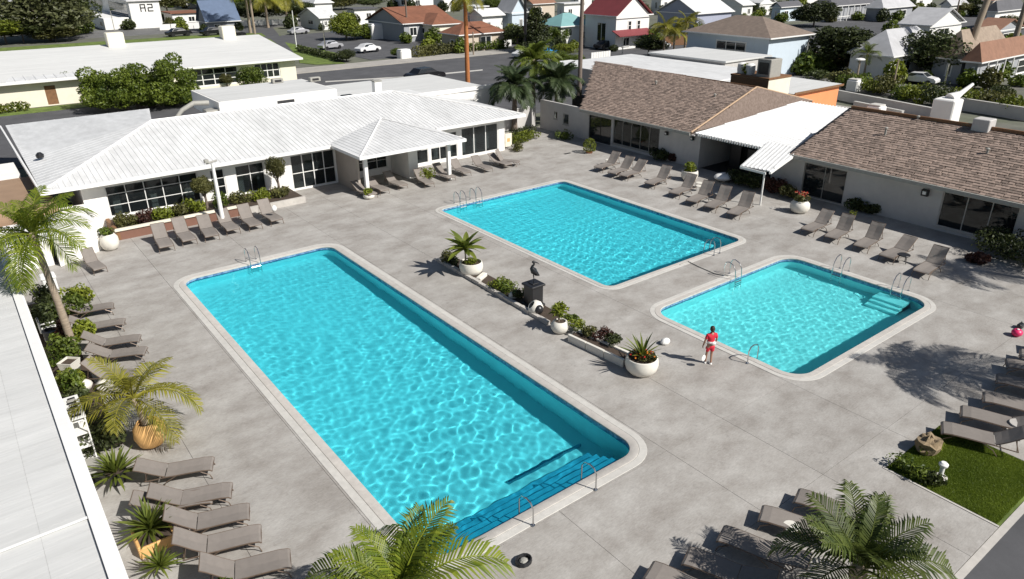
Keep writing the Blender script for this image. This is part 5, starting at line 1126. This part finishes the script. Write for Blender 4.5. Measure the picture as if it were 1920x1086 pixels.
H('grey_gable_house','pale grey gabled roof house behind the large grey roof',(1745,48),3.5,1690,1805,2.6,'gaby','g','w',[('R',.3,.6,.3,.8,2,1)])
H('tan_roof_house','grey house with tan shingled hip roof behind the leaning palm',(1806,112),3.0,1752,1892,3.3,'hip','n','g',[('L',.3,.5,.3,.8,1,1)])
tq, (x0,y0,w,d) = H('porch_cottage','grey cottage with copper hip roof and porch posts at the right edge',(1836,117),2.9,1812,2010,2.2,'hip','c','g',[('L',.2,.4,.2,.8,1,1),('R',.1,.2,.1,.75,1,2),('R',.4,.5,.1,.75,1,2)])
for k in range(4): MB().tube([(x0+1+k*2.6,y0-.7,0),(x0+1+k*2.6,y0-.7,2.9)],.09,6).build('porch_post', m_white, tq)
tq, (x0,y0,w,d) = H('porch_house','dark roofed house with a white columned porch at the top',(1560,12),3.6,1520,1642,2.6,'hip','k','g',[])
for k in range(8): MB().tube([(x0+.6+k*(w-1)/7,y0-.8,0),(x0+.6+k*(w-1)/7,y0-.8,3.6)],.14,6).build('porch_post', m_white, tq)
MB().box((x0,y0-.9,1.0),(x0+w,y0-.8,1.15)).build('railing', m_white, tq)
H('copper_roof_house','small house with copper brown roof right of the tan roof',(1868,58),3.0,1828,1916,1.7,'gaby','c','g',[('R',.3,.7,.3,.8,2,1)])
H('lilac_house','lilac grey gabled house behind the yellowing palms',(1308,26),4.0,1234,1372,3.0,'gabx','w','u',[('L',.4,.5,.4,.7,1,1)])
mw, (x0,y0,w,d) = H('modern_house','white flat roofed modern house with tall glazing and wall emblem at the top left',(240,3),6.2,158,297,.3,'flat','w','w',[('L',.04,.42,.28,.92,3,4),('L',.55,.9,.6,.9,2,1)],cat='house')
MB().bev((x0-6,y0+1,0),(x0-.3,y0+d*.62,2.6),.05).build('garage', m_white, mw); window(mw,'y',x0-6,y0+3,y0+6,.6,1.8,2,1,m_white,m_paned,.1,proud=-.1)
def glyph(par, strokes, ox, oz, s, y):
    for (a,b,c_,d_) in strokes: MB().box((ox+min(a,c_)*s-.09*s, y-.06, oz+min(b,d_)*s-.09*s),(ox+max(a,c_)*s+.09*s, y-.02, oz+max(b,d_)*s+.09*s)).build('emblem_stroke', m_black, par)
gx, gz, gs = x0+w*.36, 3.9, 1.25
glyph(mw, [(0,0,0,1.2),(0,1.2,.8,1.2),(.8,1.2,.8,.6),(0,.6,.8,.6),(.8,.45,.8,0)], gx, gz, gs, y0)
glyph(mw, [(0,1.2,.8,1.2),(.8,1.05,.8,.7),(.05,.6,.8,.6),(0,.5,0,.1),(0,0,.8,0)], gx+gs*1.35, gz, gs, y0)
FARM = [('low white house with coral flat roof left of the blue roof',(322,26),3.0,306,374,.4,'flat','o','w'),('slate blue roofed shed before the drooping palms',(388,42),2.0,372,447,4.6,'gabx','u','g'),
('white gabled house right of the yellow palms',(600,34),2.6,562,632,2.0,'gabx','w','w'),('bright white house wall left of the rust gable',(664,18),3.6,650,703,.6,'flat','k','w'),
('pale house just right of the orange palm crown',(892,14),5,868,912,.4,'flat','w','w'),('white two storey block left of the dark conifer',(905,30),4.6,880,942,1.2,'gabx','w','w'),
('pale blue gabled house behind the conifer',(960,24),5.0,935,985,3.0,'gaby','g','l'),('coral roofed low house behind the conifer tip',(1000,8),3.6,984,1040,1.2,'gabx','c','b'),('white block house behind the teal roof',(1058,8),4.5,1045,1096,.4,'flat','w','w'),
('white roofed house left of the brown hip roof',(1392,10),3.4,1340,1412,2.2,'gabx','w','w'),('white gabled house at the top behind the brown hip roof',(1425,6),3.2,1405,1452,1.8,'gaby','w','w'),('grey house with dark windows behind the brown hip roof',(1464,14),3.4,1448,1502,1.2,'gabx','k','l'),
('grey roofed house right of the dark top tree',(1655,16),3.0,1625,1712,2.6,'hip','g','g'),('small blue white dormer house between the grey roofs',(1762,44),3,1748,1784,1.8,'gaby','g','l'),('white walled house with dark roof at the top right',(1868,22),3.6,1852,1918,2.2,'hip','k','w'),
('beige gabled house in the top right corner',(1862,2),4.0,1845,1900,2.5,'gaby','c','b'),('small white house far behind the leaning palm',(1782,10),3.0,1765,1812,1.4,'gabx','g','w'),
('distant white house above the modern house emblem',(345,-8),4,330,372,1.6,'gabx','w','w'),('distant pale house behind the drooping palms',(455,-4),4,430,500,1.8,'gabx','g','w'),('distant white house above the road bend',(590,6),4,560,622,2.2,'hip','w','w'),('distant grey roofed house above the rust gable',(770,-6),4,740,812,2,'gabx','g','w'),
('distant long white house at the top centre',(830,-4),4,812,858,1.8,'gabx','w','w'),('distant charcoal roofed house right of the conifer',(1085,-10),5,1070,1110,2.5,'hip','k','w'),('distant white house right of the crimson roof',(1240,-4),4.4,1222,1270,2,'gabx','w','w'),('distant rust roofed house above the lilac house',(1330,-14),4,1310,1365,2.5,'gabx','o','w'),
('distant pale house above the porch house',(1500,-10),4,1480,1535,2.2,'hip','g','w'),('distant brown roofed house at the top right',(1720,-6),4,1690,1750,2.4,'hip','b','w'),('low white house at the top left corner behind the trees',(20,12),3.4,-20,80,2.0,'gabx','g','w'),('small green white house left behind the tall eucalyptus',(12,36),2.6,-12,26,1.0,'gabx','w','w')]
for i,(lb_,N,h,Lx,Rx,ri,kd,rk,wk) in enumerate(FARM):
    H('house', lb_, N, h, Lx, Rx, ri, kd, rk, wk, [('R',.2,.4,.3,.75,2,1),('L',.35,.6,.3,.75,2,1)] if i % 3 else [('R',.55,.8,.3,.75,2,1)], ov=.5)
# flat roofed service buildings behind the shingled wings
sb = thing('service_building','low flat roofed building with coral end wall behind the covered link','building',(63,38,0))
n_ = G(1488,176,2.9); x0,y0 = n_.x, n_.y; w = bis(lambda q: PJ(x0+q,y0,2.9)[0],1573,.1,60)
MB().box((x0,y0,0),(x0+w,y0+14,2.9)).build('wall', m_wall_r, sb); MB().box((x0+.02,y0-.06,.2),(x0+w-.02,y0-.002,2.85)).build('coral_wall', mk('coral_paint',(.80,.29,.12),.7,.05,1), sb); MB().slab([(x0-.3,y0-.3,2.93),(x0+w+.3,y0-.3,3.03),(x0+w+.3,y0+14,3.1),(x0-.3,y0+14,3.0)],.03).build('roof', m_roof_g, sb); MB().box((x0-.3,y0-.38,2.86),(x0+w+.3,y0-.302,3.06)).build('fascia', m_wood, sb)
n_ = G(1443,142,5.4); x0,y0 = n_.x,n_.y; w = bis(lambda q: PJ(x0+q,y0,5.4)[0],1484,.1,60); d = bis(lambda q: PJ(x0,y0+q,5.4)[0],1372,.1,60)
tt = thing('stair_tower','cream block with brown rooftop rim carrying an air handler','building',(x0,y0,0)); MB().box((x0,y0,0),(x0+w,y0+d,5.0)).build('wall', m_cream, tt); MB().box((x0-.05,y0-.05,5.001),(x0+w+.05,y0+d+.05,5.15)).build('rim', m_wood, tt); MB().box((x0-.03,y0,.1),(x0-.002,y0+d,4.98)).build('side_shade', m_wood, tt)  # brown sheet on the left side paints the shade of the cream block
ac = thing('air_handler','square grey air handler on the cream block behind the wing','air conditioner',(x0+1,y0+.6,5.15)); MB().bev((x0+.3,y0+.2,5.151),(x0+2.0,y0+1.6,6.7),.05).build('casing', m_ac, ac); MB().lathe([(.5,0),(.5,.06)],(x0+1.1,y0+.9,6.71),14).build('fan_grille', m_black, ac); MB().box((x0+.28,y0+.4,5.4),(x0+.297,y0+1.4,6.4)).build('louvre', m_black, ac)
for k,(a_,b_) in enumerate([(.55,2.4),(.7,3.4)]):
    t = thing('roof_tank',['white rounded tank in the middle of the cream block roof','white tank at the far end of the cream block roof'][k],'tank',(x0+a_+.5,y0+b_,5.15)); MB().lathe([(.4,0),(.45,.3),(.42,.8),(.2,.95)],(x0+a_+.4,y0+b_+.3,5.15),14).build('shell', m_white, t, True)
bush('potted plants on the far end of the cream block roof', (x0+1,y0+d-.8), .7,.6,.9,m_leafy,300,.12,210,z0=5.15)
wr = thing('flat_annex','white flat roofs stepping up behind the shingled wing ridge','building',(70,60,0))
n_ = G(1360,118,3.4); MB().box((n_.x,n_.y,0),(n_.x+9,n_.y+12,3.4)).build('upper_block', m_wall_r, wr); MB().box((n_.x-.2,n_.y-.2,3.401),(n_.x+9.2,n_.y+12.2,3.6)).build('upper_roof', m_roof_g, wr)
n2 = G(1330,150,3.3); MB().box((n2.x-3,n2.y,0),(n_.x-.3,n2.y+22,3.0)).build('lower_block', m_wall_r, wr); MB().box((n2.x-3.1,n2.y-.1,3.001),(n_.x-.25,n2.y+22,3.12)).build('lower_roof', m_roof_w, wr)
c = G(1545,222,3.3); t = thing('roof_junk','dark coiled wire basket lying on the corrugated link roof','wire basket',(c.x,c.y,3.3))
for k in range(3): MB().tube([(1.5*math.cos(a*.5236),.8*math.sin(a*.5236),.15+.18*k) for a in range(13)],.05,5).build('hoop', m_black, t)
MB().box((-1.2,-.5,.05),(1.2,.5,.14)).build('tray', m_ac, t)

# garden walls and odds and ends right of the wings
for i,(p,q_,h,lb_) in enumerate([((1560,185),(1752,224),1.0,'low white garden wall behind the right wing ridge'),((1790,205),(1930,228),1.2,'white garden wall at the right edge below the hedge'),((1600,205),(1690,224),.8,'short pale garden wall near the white stump')]):
    a, b = G(*p), G(*q_); d = (b-a).normalized(); s = Vector((-d.y,d.x,0))*.15; t = thing('garden_wall', lb_, 'wall', a)
    MB().prism([tuple(v)[:2] for v in (a-s,b-s,b+s,a+s)],0,h).build('wall_face', m_wall_r, t); s *= 1.25; MB().prism([tuple(v)[:2] for v in (a-s,b-s,b+s,a+s)],h+.001,h+.07).build('coping', m_cop2, t)
sl_ = thing('white_chute','white plastered block with a long sloping arm behind the right wing','chute',G(1772,232)); c = G(1768,232)
MB().bev((c.x-1,c.y-1,0),(c.x+1,c.y+1,2.4),.1).build('block', m_white, sl_); MB().tube([(c.x+.3,c.y,2.3),(c.x+1.4,c.y-.4,2.8),(c.x+2.6,c.y-.8,3.6)],[.6,.25,.15],10).build('arm', m_white, sl_, True)
for i,(px,py) in enumerate([(1545,190),(1640,222),(1600,170)][:3]):
    c = G(px,py); t = thing('garden_box', ['white box planter right of the coral wall','small white stump behind the ridge of the right wing','white pedestal near the hedge start','white garden box beyond the right chimney'][i], 'box', c); MB().bev((c.x-.7,c.y-.7,0),(c.x+.7,c.y+.7,1.3),.12).build('body', m_white, t); MB().bev((c.x-.6,c.y-.6,1.301),(c.x+.6,c.y+.6,1.42),.05).build('lid', m_cop2, t)
HG = 'hedge clumps along the right hand road'; R2 = random.Random(9)
pa = [(1570,160),(1600,166),(1630,172),(1660,178),(1690,184),(1720,190),(1752,197),(1785,200),(1818,204),(1850,208),(1882,213),(1915,218)]
wds = ['first','second','third','fourth','fifth','sixth','seventh','eighth','ninth','tenth','eleventh','last']
for i,(px,py) in enumerate(pa): bush('%s clump of the roadside hedge counted from the coral wall' % wds[i], G(px,py), 2.2, 2.2, 1.5+R2.random(), [m_leafo,m_leaf,m_leafy][i % 3] if i != 6 else m_leafd, 900, .17, 220+i, HG)
for i,(px,py) in enumerate([(1560,140),(1535,148),(1870,180)]): bush(['dark low hedge between road and coral wall','dark clump at the road end near the tree','lone shrub on the road verge at the right'][i], G(px,py), 2.0,2.0,1.2,m_leafd,600,.17,240+i,HG)

# ------------------------------------------------------------------ neighbourhood trees
T = [('tall ragged grey green eucalyptus at the top left',95,75,-40,125,m_leafe,'round',0),('dark tree right of the eucalyptus before the modern house',140,66,-25,75,m_leafd,'round',1),('yellow green tree at the left edge',12,82,30,90,m_leafy,'loose',2),('low dark tree under the eucalyptus',45,80,42,95,m_leafd,'loose',3),('olive shrub tree left of the modern house garage',105,78,48,60,m_leafo,'round',1),
('red leaved tree in front of the modern house wall',278,50,22,40,m_leafr,'round',2),('green bush by the modern house corner',255,52,38,30,m_leaf,'round',1),('dark bush between modern house and coral roof',305,45,25,28,m_leafd,'round',0),('autumn coloured tree behind the modern house',315,30,-20,60,m_leafo,'loose',1),('green tree above the slate blue roof',420,22,-15,70,m_leaf,'loose',2),
('dark mass of trees behind the drooping palms',500,42,-10,90,m_leafd,'round',0),('dark tree at the end of the palm group',555,40,2,60,m_leafd,'loose',1),('bush tree at the road bend by the white shed',618,50,22,40,m_leaf,'round',2),('lime tree between white shed and rust gable',650,75,22,45,m_leafy,'round',3),('green shrub row left of the white box',665,74,48,50,m_leaf,'round',0),('low shrub at the corner of the grey gable',712,62,42,40,m_leaf,'round',1),
('dark shrub on the grass verge corner',650,115,92,28,m_leafd,'round',2),('small dark tree on the pavement by the car park',745,108,90,18,m_leaf,'round',3),('tree in front of the rust cottage',920,80,48,35,m_leaf,'loose',0),('tall dark conifer left of the teal roof',1005,98,10,62,m_leafd,'cone',0),('dark conifer lower neighbour behind the blue paddling pool',970,92,35,50,m_leafd,'loose',1),
('leafy tree right of the conifer',1045,88,48,34,m_leaf,'loose',2),('bush before the teal house wall',1060,105,82,36,m_leafy,'round',1),('tree mass behind the date palm',1065,128,95,60,m_leaf,'loose',3),('green tree behind the right side of the date palm',1040,150,112,60,m_leaf,'round',0),('small tree behind the pale house at top centre',905,40,15,35,m_leafd,'loose',2),('distant tree above the pale house at top centre',925,22,-2,40,m_leaf,'round',1),
('big tree at the top behind the lilac house',1290,55,20,60,m_leaf,'round',2),('lime tree beside the slanted roof of the shade-tinted white house',1330,48,22,34,m_leafy,'loose',3),('dark dead hedge behind the yellowing palms',1215,108,62,60,m_leafd,'loose',1),('dark trees above the brown hip roof ridge',1390,28,2,60,m_leafd,'round',0),('small tree right of the white house above the hip roof',1455,30,8,26,m_leaf,'loose',2),
('large dark tree right of the brown hip roof house',1525,50,0,64,m_leafd,'round',1),('very large dark tree before the grey roof house',1560,136,45,105,m_leafd,'round',3),('lime shrub at the foot of the very large dark tree',1565,136,110,36,m_leafy,'loose',0),('medium tree between the large dark trees',1612,132,80,40,m_leaf,'loose',1),('big dark tree right of the large grey roof',1742,148,52,95,m_leafd,'round',2),
('dark tree at the top behind the porch house',1665,22,-10,60,m_leafd,'round',0),('dark tree above the grey gabled roof',1800,30,-4,46,m_leafo,'loose',3),('tree at the top right edge by the corner palm',1905,70,25,44,m_leafo,'loose',1),('distant dark tree at the top right',1830,14,-12,50,m_leafd,'round',2),
('distant tree left of the distant charcoal house',1150,4,-22,60,m_leafd,'round',3),('distant tree above the crimson roof',1200,2,-24,50,m_leafd,'loose',0),('distant green tree above the rust gable ridge',790,14,-10,50,m_leaf,'round',1),('distant tree clump above the car park',700,16,-8,60,m_leafd,'loose',2),('distant tree at the road end',640,18,-8,46,m_leafo,'round',3),('distant dark tree above the white roofed house',1365,10,-18,50,m_leafd,'loose',1),
('distant tree above the grey house with dark windows',1480,4,-18,40,m_leaf,'round',0),('distant dark tree above the slate shed',385,16,-18,60,m_leafd,'round',2),('distant olive tree at the far left',20,26,-20,90,m_leafo,'loose',3),('distant tree between modern house and palms',470,8,-22,50,m_leafd,'loose',0)]
for i,(lb_,bx,by,ty,wp,mt,kd,v) in enumerate(T): tree_px(lb_, bx, by, max(ty, -28), wp, mt, kd, v+i, clear=.05 if kd != 'loose' else .12)
hedge('dark hedge strip on the bright grass verge', G(560,96), G(640,116), 1.2, 1.1, m_leafd, 2000, .16, 5, 'roadside hedges'); hedge('flowering shrub strip along the pavement below the rust houses', G(785,108), G(870,98), 2.5, 1.8, m_leafo, 2500, .18, 6, 'roadside hedges'); hedge('mixed hedge before the rust cottage', G(875,97), G(945,92), 2, 1.6, m_leaf, 1600, .18, 7, 'roadside hedges')
hedge('low green shrubs behind the orange palm base', G(840,180), G(880,186), 1.3, 1.0, m_leafo, 800, .12, 8, 'roadside hedges'); hedge('dark shrubs before the modern house', G(130,70), G(165,62), 4, 3, m_leaf, 1500, .3, 9, 'roadside hedges')

# ------------------------------------------------------------------ cars, poles, oddments
def car(label, c, ang, mat, sc=1.0):
    t = thing('parked_car', label, 'car', (c[0],c[1],0), 'parked cars', rz=R_(ang)); t.scale = (sc,)*3
    pr_ = [(-2.15,.35),(-2.2,.75),(-1.9,.9),(-1.45,.95),(-.95,1.38),(.5,1.42),(1.15,.98),(1.95,.85),(2.2,.65),(2.2,.35)]; m = MB(); n = len(pr_); vs = []
    for s,w_ in ((-1,.84),(1,.84)):
        for x,z in pr_: vs.append((x, s*(w_ if z < 1 else .66), z))
    m.add(vs, [tuple(range(n))[::-1] if False else tuple(range(n)), tuple(range(2*n-1,n-1,-1))]+[(i,n+i,n+(i+1)%n,(i+1)%n) for i in range(n)])
    m.build('body', mat, None).parent = t
    for s in (-1,1):
        m = MB(); m.add([(-1.35,s*.835,.98),(1.0,s*.82,.99),(.48,s*.70,1.36),(-.92,s*.70,1.33)], [(0,1,2,3)] if s > 0 else [(3,2,1,0)]); m.build('side_window', m_paned, None).parent = t
    for x in (-1.35,1.35):
        for s in (-1,1): o = MB().lathe([(.32,-.1),(.32,.1)],(0,0,0),14).build('wheel', m_black, None); o.parent = t; o.location = (x,s*.80,.32); o.rotation_euler = (R_(90),0,0)
    for s in (-1,1): o = MB().bev((2.15,s*.6-.15,.55),(2.22,s*.6+.15,.7),.02).build('headlight', m_white, None); o.parent = t
    m = MB(); m.add([(.52,-.62,1.41),(.52,.62,1.41),(1.13,.75,1.01),(1.13,-.75,1.01)], [(0,3,2,1)]); m.build('windscreen', m_paned, None).parent = t
    return t
mcb = plain('car_black',(.01,.01,.012),.25); mcs = plain('car_silver',(.5,.5,.52),.3,.4); mcw = plain('car_white',(.7,.7,.7),.3)
car('black car parked alone on the wide road behind the clubhouse', G(797,152), 5, mcb, 1.25); car('silver car parked before the crimson house', G(1106,82), 2, mcs, 1.1); car('dark car under the tree at the right hand road', G(1690,152), -85, mcb); car('white car nose right of the dark parked car', G(1722,157), -85, mcw); car('dark car behind the cream house ridge', G(336,68), 8, mcb, 1.2); car('dark car left of the right cream chimney', G(400,66), 8, mcb, 1.2); car('pale car right of the dark gabled tree', G(1640,145), -85, mcs)
def post(label, base, ytop, r, mat, name='utility_pole', arm=None, cat='pole', lamp=False):
    b = G(*base); h = HT(b, ytop) if ytop > -20 else 14.0; t = thing(name, label, cat, b, 'roadside poles'); MB().tube([(b.x,b.y,-.1),(b.x,b.y,h)],[r,r*.7],7).build('pole', mat, t)
    if arm: MB().tube([(b.x-arm,b.y,h*.93),(b.x+arm,b.y,h*.93)],r*.5,5).build('cross_arm', mat, t)
    if lamp: MB().lathe([(.15,-.1),(.6,0),(.5,.12),(.1,.2)],(b.x,b.y,h),12).build('lamp_head', m_white, t)
post('tall brown utility pole behind the cream house ridge end', (478,64), -30, .28, m_trunk, arm=1.5); post('thin metal pole on the bright grass verge', (611,98), 40, .12, m_steel); post('thin white flag like pole at the road bend', (556,88), 20, .1, m_white)
post('dark utility pole before the rust gable', (765,76), -30, .2, m_trunk_g, arm=1.2); post('dark green utility pole left of the conifer', (985,100), -30, .3, m_black, arm=1.5); post('brown pole before the crimson house', (1152,70), -30, .25, m_trunk, arm=1.2); post('pale pole by the garage right of the crimson house', (1167,102), 70, .1, m_steel); post('dark pole behind the slope of the brown hip roof', (1328,40), -30, .2, m_trunk_g)
post('thin pole at the left end of the right hand road', (1506,140), 80, .1, m_ac); post('lamp post with broad white shade near the hedge', (1603,165), 112, .14, m_trunk, 'street_lamp', None, 'lamp post', True); post('plain timber post in the roadside hedge', (1671,178), 112, .13, m_trunk); post('leaning grey post right of the timber post', (1768,172), 120, .12, m_steel); post('thin white post in the right hedge', (1880,212), 188, .08, m_white)
post('small pale post before the rust cottage', (888,104), 60, .15, m_trunk); post('dark pole at the top right by the grey roof', (1785,60), -10, .2, m_trunk_g); post('pole left of the modern house', (215,58), 20, .1, m_ac)
c = G(1022,98); t = thing('paddling_pool','bright blue paddling pool at the roadside by the conifer','paddling pool',c); MB().lathe([(2.6,0),(2.7,.5),(2.5,.6),(2.4,.5),(2.3,.35)],c,18,1,.8).build('pool_wall', plain('bright_blue',(.02,.35,.85),.5), t); MB().lathe([(2.3,.3),(2.3,.33)],c,18,1,.8).build('pool_water', plain('pool_blue',(.05,.45,.8),.2), t)
for i,(px,py) in enumerate([(708,72),(1065,150),(758,110),(560,30)][:3]):
    c = G(px,py); t = thing('white_container',['white square container left of the grey gable','pale van sized box behind the date palm','white boulder on the pavement by the car park'][i],'container',c); s = [2.0,1.6,1.0][i]; MB().bev((c.x-s,c.y-s*.8,0),(c.x+s,c.y+s*.8,s*1.4),.15).build('body', m_white, t); MB().bev((c.x-s*.9,c.y-s*.7,s*1.4+.001),(c.x+s*.9,c.y+s*.7,s*1.5),.05).build('lid', m_fascia, t)
t = thing('pale_screen','white slatted screen wall behind the palm near the wing','screen',G(1108,112)); c = G(1108,128)
for k in range(8): MB().box((c.x+k*.5,c.y,0),(c.x+k*.5+.44,c.y+.1,2.2)).build('panel', m_white, t)
t = thing('side_building','white and brown sheds left of the clubhouse end','shed',(-4,52,0))
MB().box((-9,44,0),(2.4,47.5,1.5)).build('wall', m_wall_l, t); MB().box((-9,48,0),(3.6,56,2.2)).build('brown_block', mk('brown_plaster',(.30,.20,.13),.85,.1,1), t); MB().box((-9.1,56.2,0),(2.6,60,2.4)).build('white_block', m_wall_l, t); MB().box((-9.2,43.9,1.501),(2.5,47.6,1.58)).build('coping', m_fascia, t)
t = thing('garden_wall','curved end white wall joining clubhouse and tall palm','wall',(2,44,0)); MB().prism([(2.6,43.5),(5.0,44.9),(5.0,48.9),(2.6,48.9)],0,1.7).build('wall_face', m_wall_l, t)

for k,(a,b) in enumerate([((478,-5),(765,-2)),((985,4),(1152,3)),((765,6),(985,8))]):
    pa_, pb_ = G(a[0], 64 if a[0]==478 else (76 if a[0]==765 else 100)), G(b[0], 76 if b[0]==765 else (100 if b[0]==985 else 70))
    P = [pa_.lerp(pb_, q/10)+Vector((0,0,12.6-1.2*math.sin(math.pi*q/10))) for q in range(11)]
    t = thing('power_line', ['sagging cable from the brown utility pole to the pole by the rust gable','sagging cable between the poles left and right of the teal house','sagging cable crossing behind the orange trunked palm'][k], 'cable', P[0], 'power lines'); MB().tube(P, .035, 4).build('cable', m_black, t)

# garden shrubs, fences and cars between the far houses
R3 = random.Random(21); HS = [o for o in COL.objects if o.get('category') == 'house' and o.type == 'EMPTY' and o.name != 'cream_house']
var = [cloudmesh('shrub', m_, 500, [(0,0,.5,.5,.5,.5),(.3,.2,.4,.35,.35,.4),(-.3,.1,.35,.35,.4,.35)], .12, k+400) for k, m_ in enumerate((m_leaf,m_leafd,m_leafo,m_leafy,m_leaff))]
for o in HS:
    x, y = o.location.x, o.location.y
    nm = ' '.join(o['label'].split()[:7])
    for w_ in (' with',' the',' a',' of',' at',' and',' behind',' left',' right',' between',' in',' by'):
        for _ in (0,1):
            if nm.endswith(w_): nm = nm[:-len(w_)]
    for k, (q, wh) in enumerate((((x-R3.uniform(1.5,4), y+R3.uniform(3,11)), 'left of'), ((x+R3.uniform(4,13), y-R3.uniform(1.2,3.5)), 'in front of'), ((x-R3.uniform(.5,1.5), y-R3.uniform(1,2)), 'at the near corner of'))):
        sc_ = R3.uniform(1.4,3.2); vi = R3.randrange(5)
        b = put('shrub', var[vi], None, (q[0],q[1],0), (0,0,R3.random()*6), (sc_,sc_,sc_*R3.uniform(.7,1.2)))
        tag(b, '%s shrub %s the %s' % (('green','dark','olive','lime','bright green')[vi], wh, nm), 'shrub', 'garden shrubs among the far houses')
for k,(px,py,ang,mt) in enumerate([(620,92,12,mcs),(690,98,12,mcw),(440,70,8,mcb),(720,56,5,mcw),(560,64,10,mcs),(1135,92,4,mcb),(1235,92,4,mcw),(985,108,5,mcw)]):
    car(['silver car crossing the verge side of the car park','white car in the car park left of the rust cottage','black car on the road behind the right cream chimney','white car beside the grey gabled wall','silver car at the road bend','black car in the lane beside the crimson house','white car behind the yellowing palms','white car near the blue paddling pool'][k], G(px,py), ang, mt, 1.05)
for k,(a,b,h_) in enumerate([((620,62),(700,66),1.2),((300,57),(560,44),1.3),((1500,112),(1600,128),1.5),((860,92),(960,86),1.1),((1180,88),(1290,84),1.6),((1700,92),(1770,100),1.6)]):
    a_, b_ = G(*a), G(*b); n_ = max(3, int((b_-a_).length/2.4)); t = thing('garden_fence', ['low white fence before the lime tree at the car park','long white kerb wall across the top road','dark board fence right of the shade-tinted white house','white fence before the rust cottage','tall dark fence behind the yellowing palms','grey fence before the tan roofed house'][k], 'fence', a_, 'garden fences'); mt = [m_white,m_white,m_wood,m_white,m_wood,m_ac][k]
    for q in range(n_):
        p0 = a_.lerp(b_, q/n_); p1 = a_.lerp(b_, (q+.95)/n_); d = (p1-p0).normalized(); sd = Vector((-d.y,d.x,0))*.06
        MB().prism([tuple(v)[:2] for v in (p0-sd,p1-sd,p1+sd,p0+sd)], 0, h_).build('panel', mt, t)

# pipes and vents on the near roofs
for k,(px,py,z) in enumerate([(1230,160,4.4),(1340,185,4.2),(1660,250,4.3),(1850,290,4.1),(470,215,4.0),(560,190,4.4),(1720,228,4.85)]):
    c = G(px,py,z); t = thing('vent_pipe', ['short vent pipe on the left shingled roof near its middle','short vent pipe on the left shingled roof near the tan hip','short vent pipe on the right shingled roof near the link','short vent pipe low on the right shingled roof','thin vent pipe left of centre on the clubhouse roof','thin vent pipe near the ridge of the clubhouse roof','thin vent pipe under the ridge board of the right roof'][k], 'vent pipe', c, 'vent pipes on the near roofs')
    mt = m_ac if k in (0,1,2,3,6) else m_rib
    MB().tube([c-Vector((0,0,.3)), c+Vector((0,0,.32))], .07, 8).build('pipe', mt, t, True); MB().lathe([(.11,.30),(.12,.36),(.03,.42)], c, 10).build('cap', mt, t)
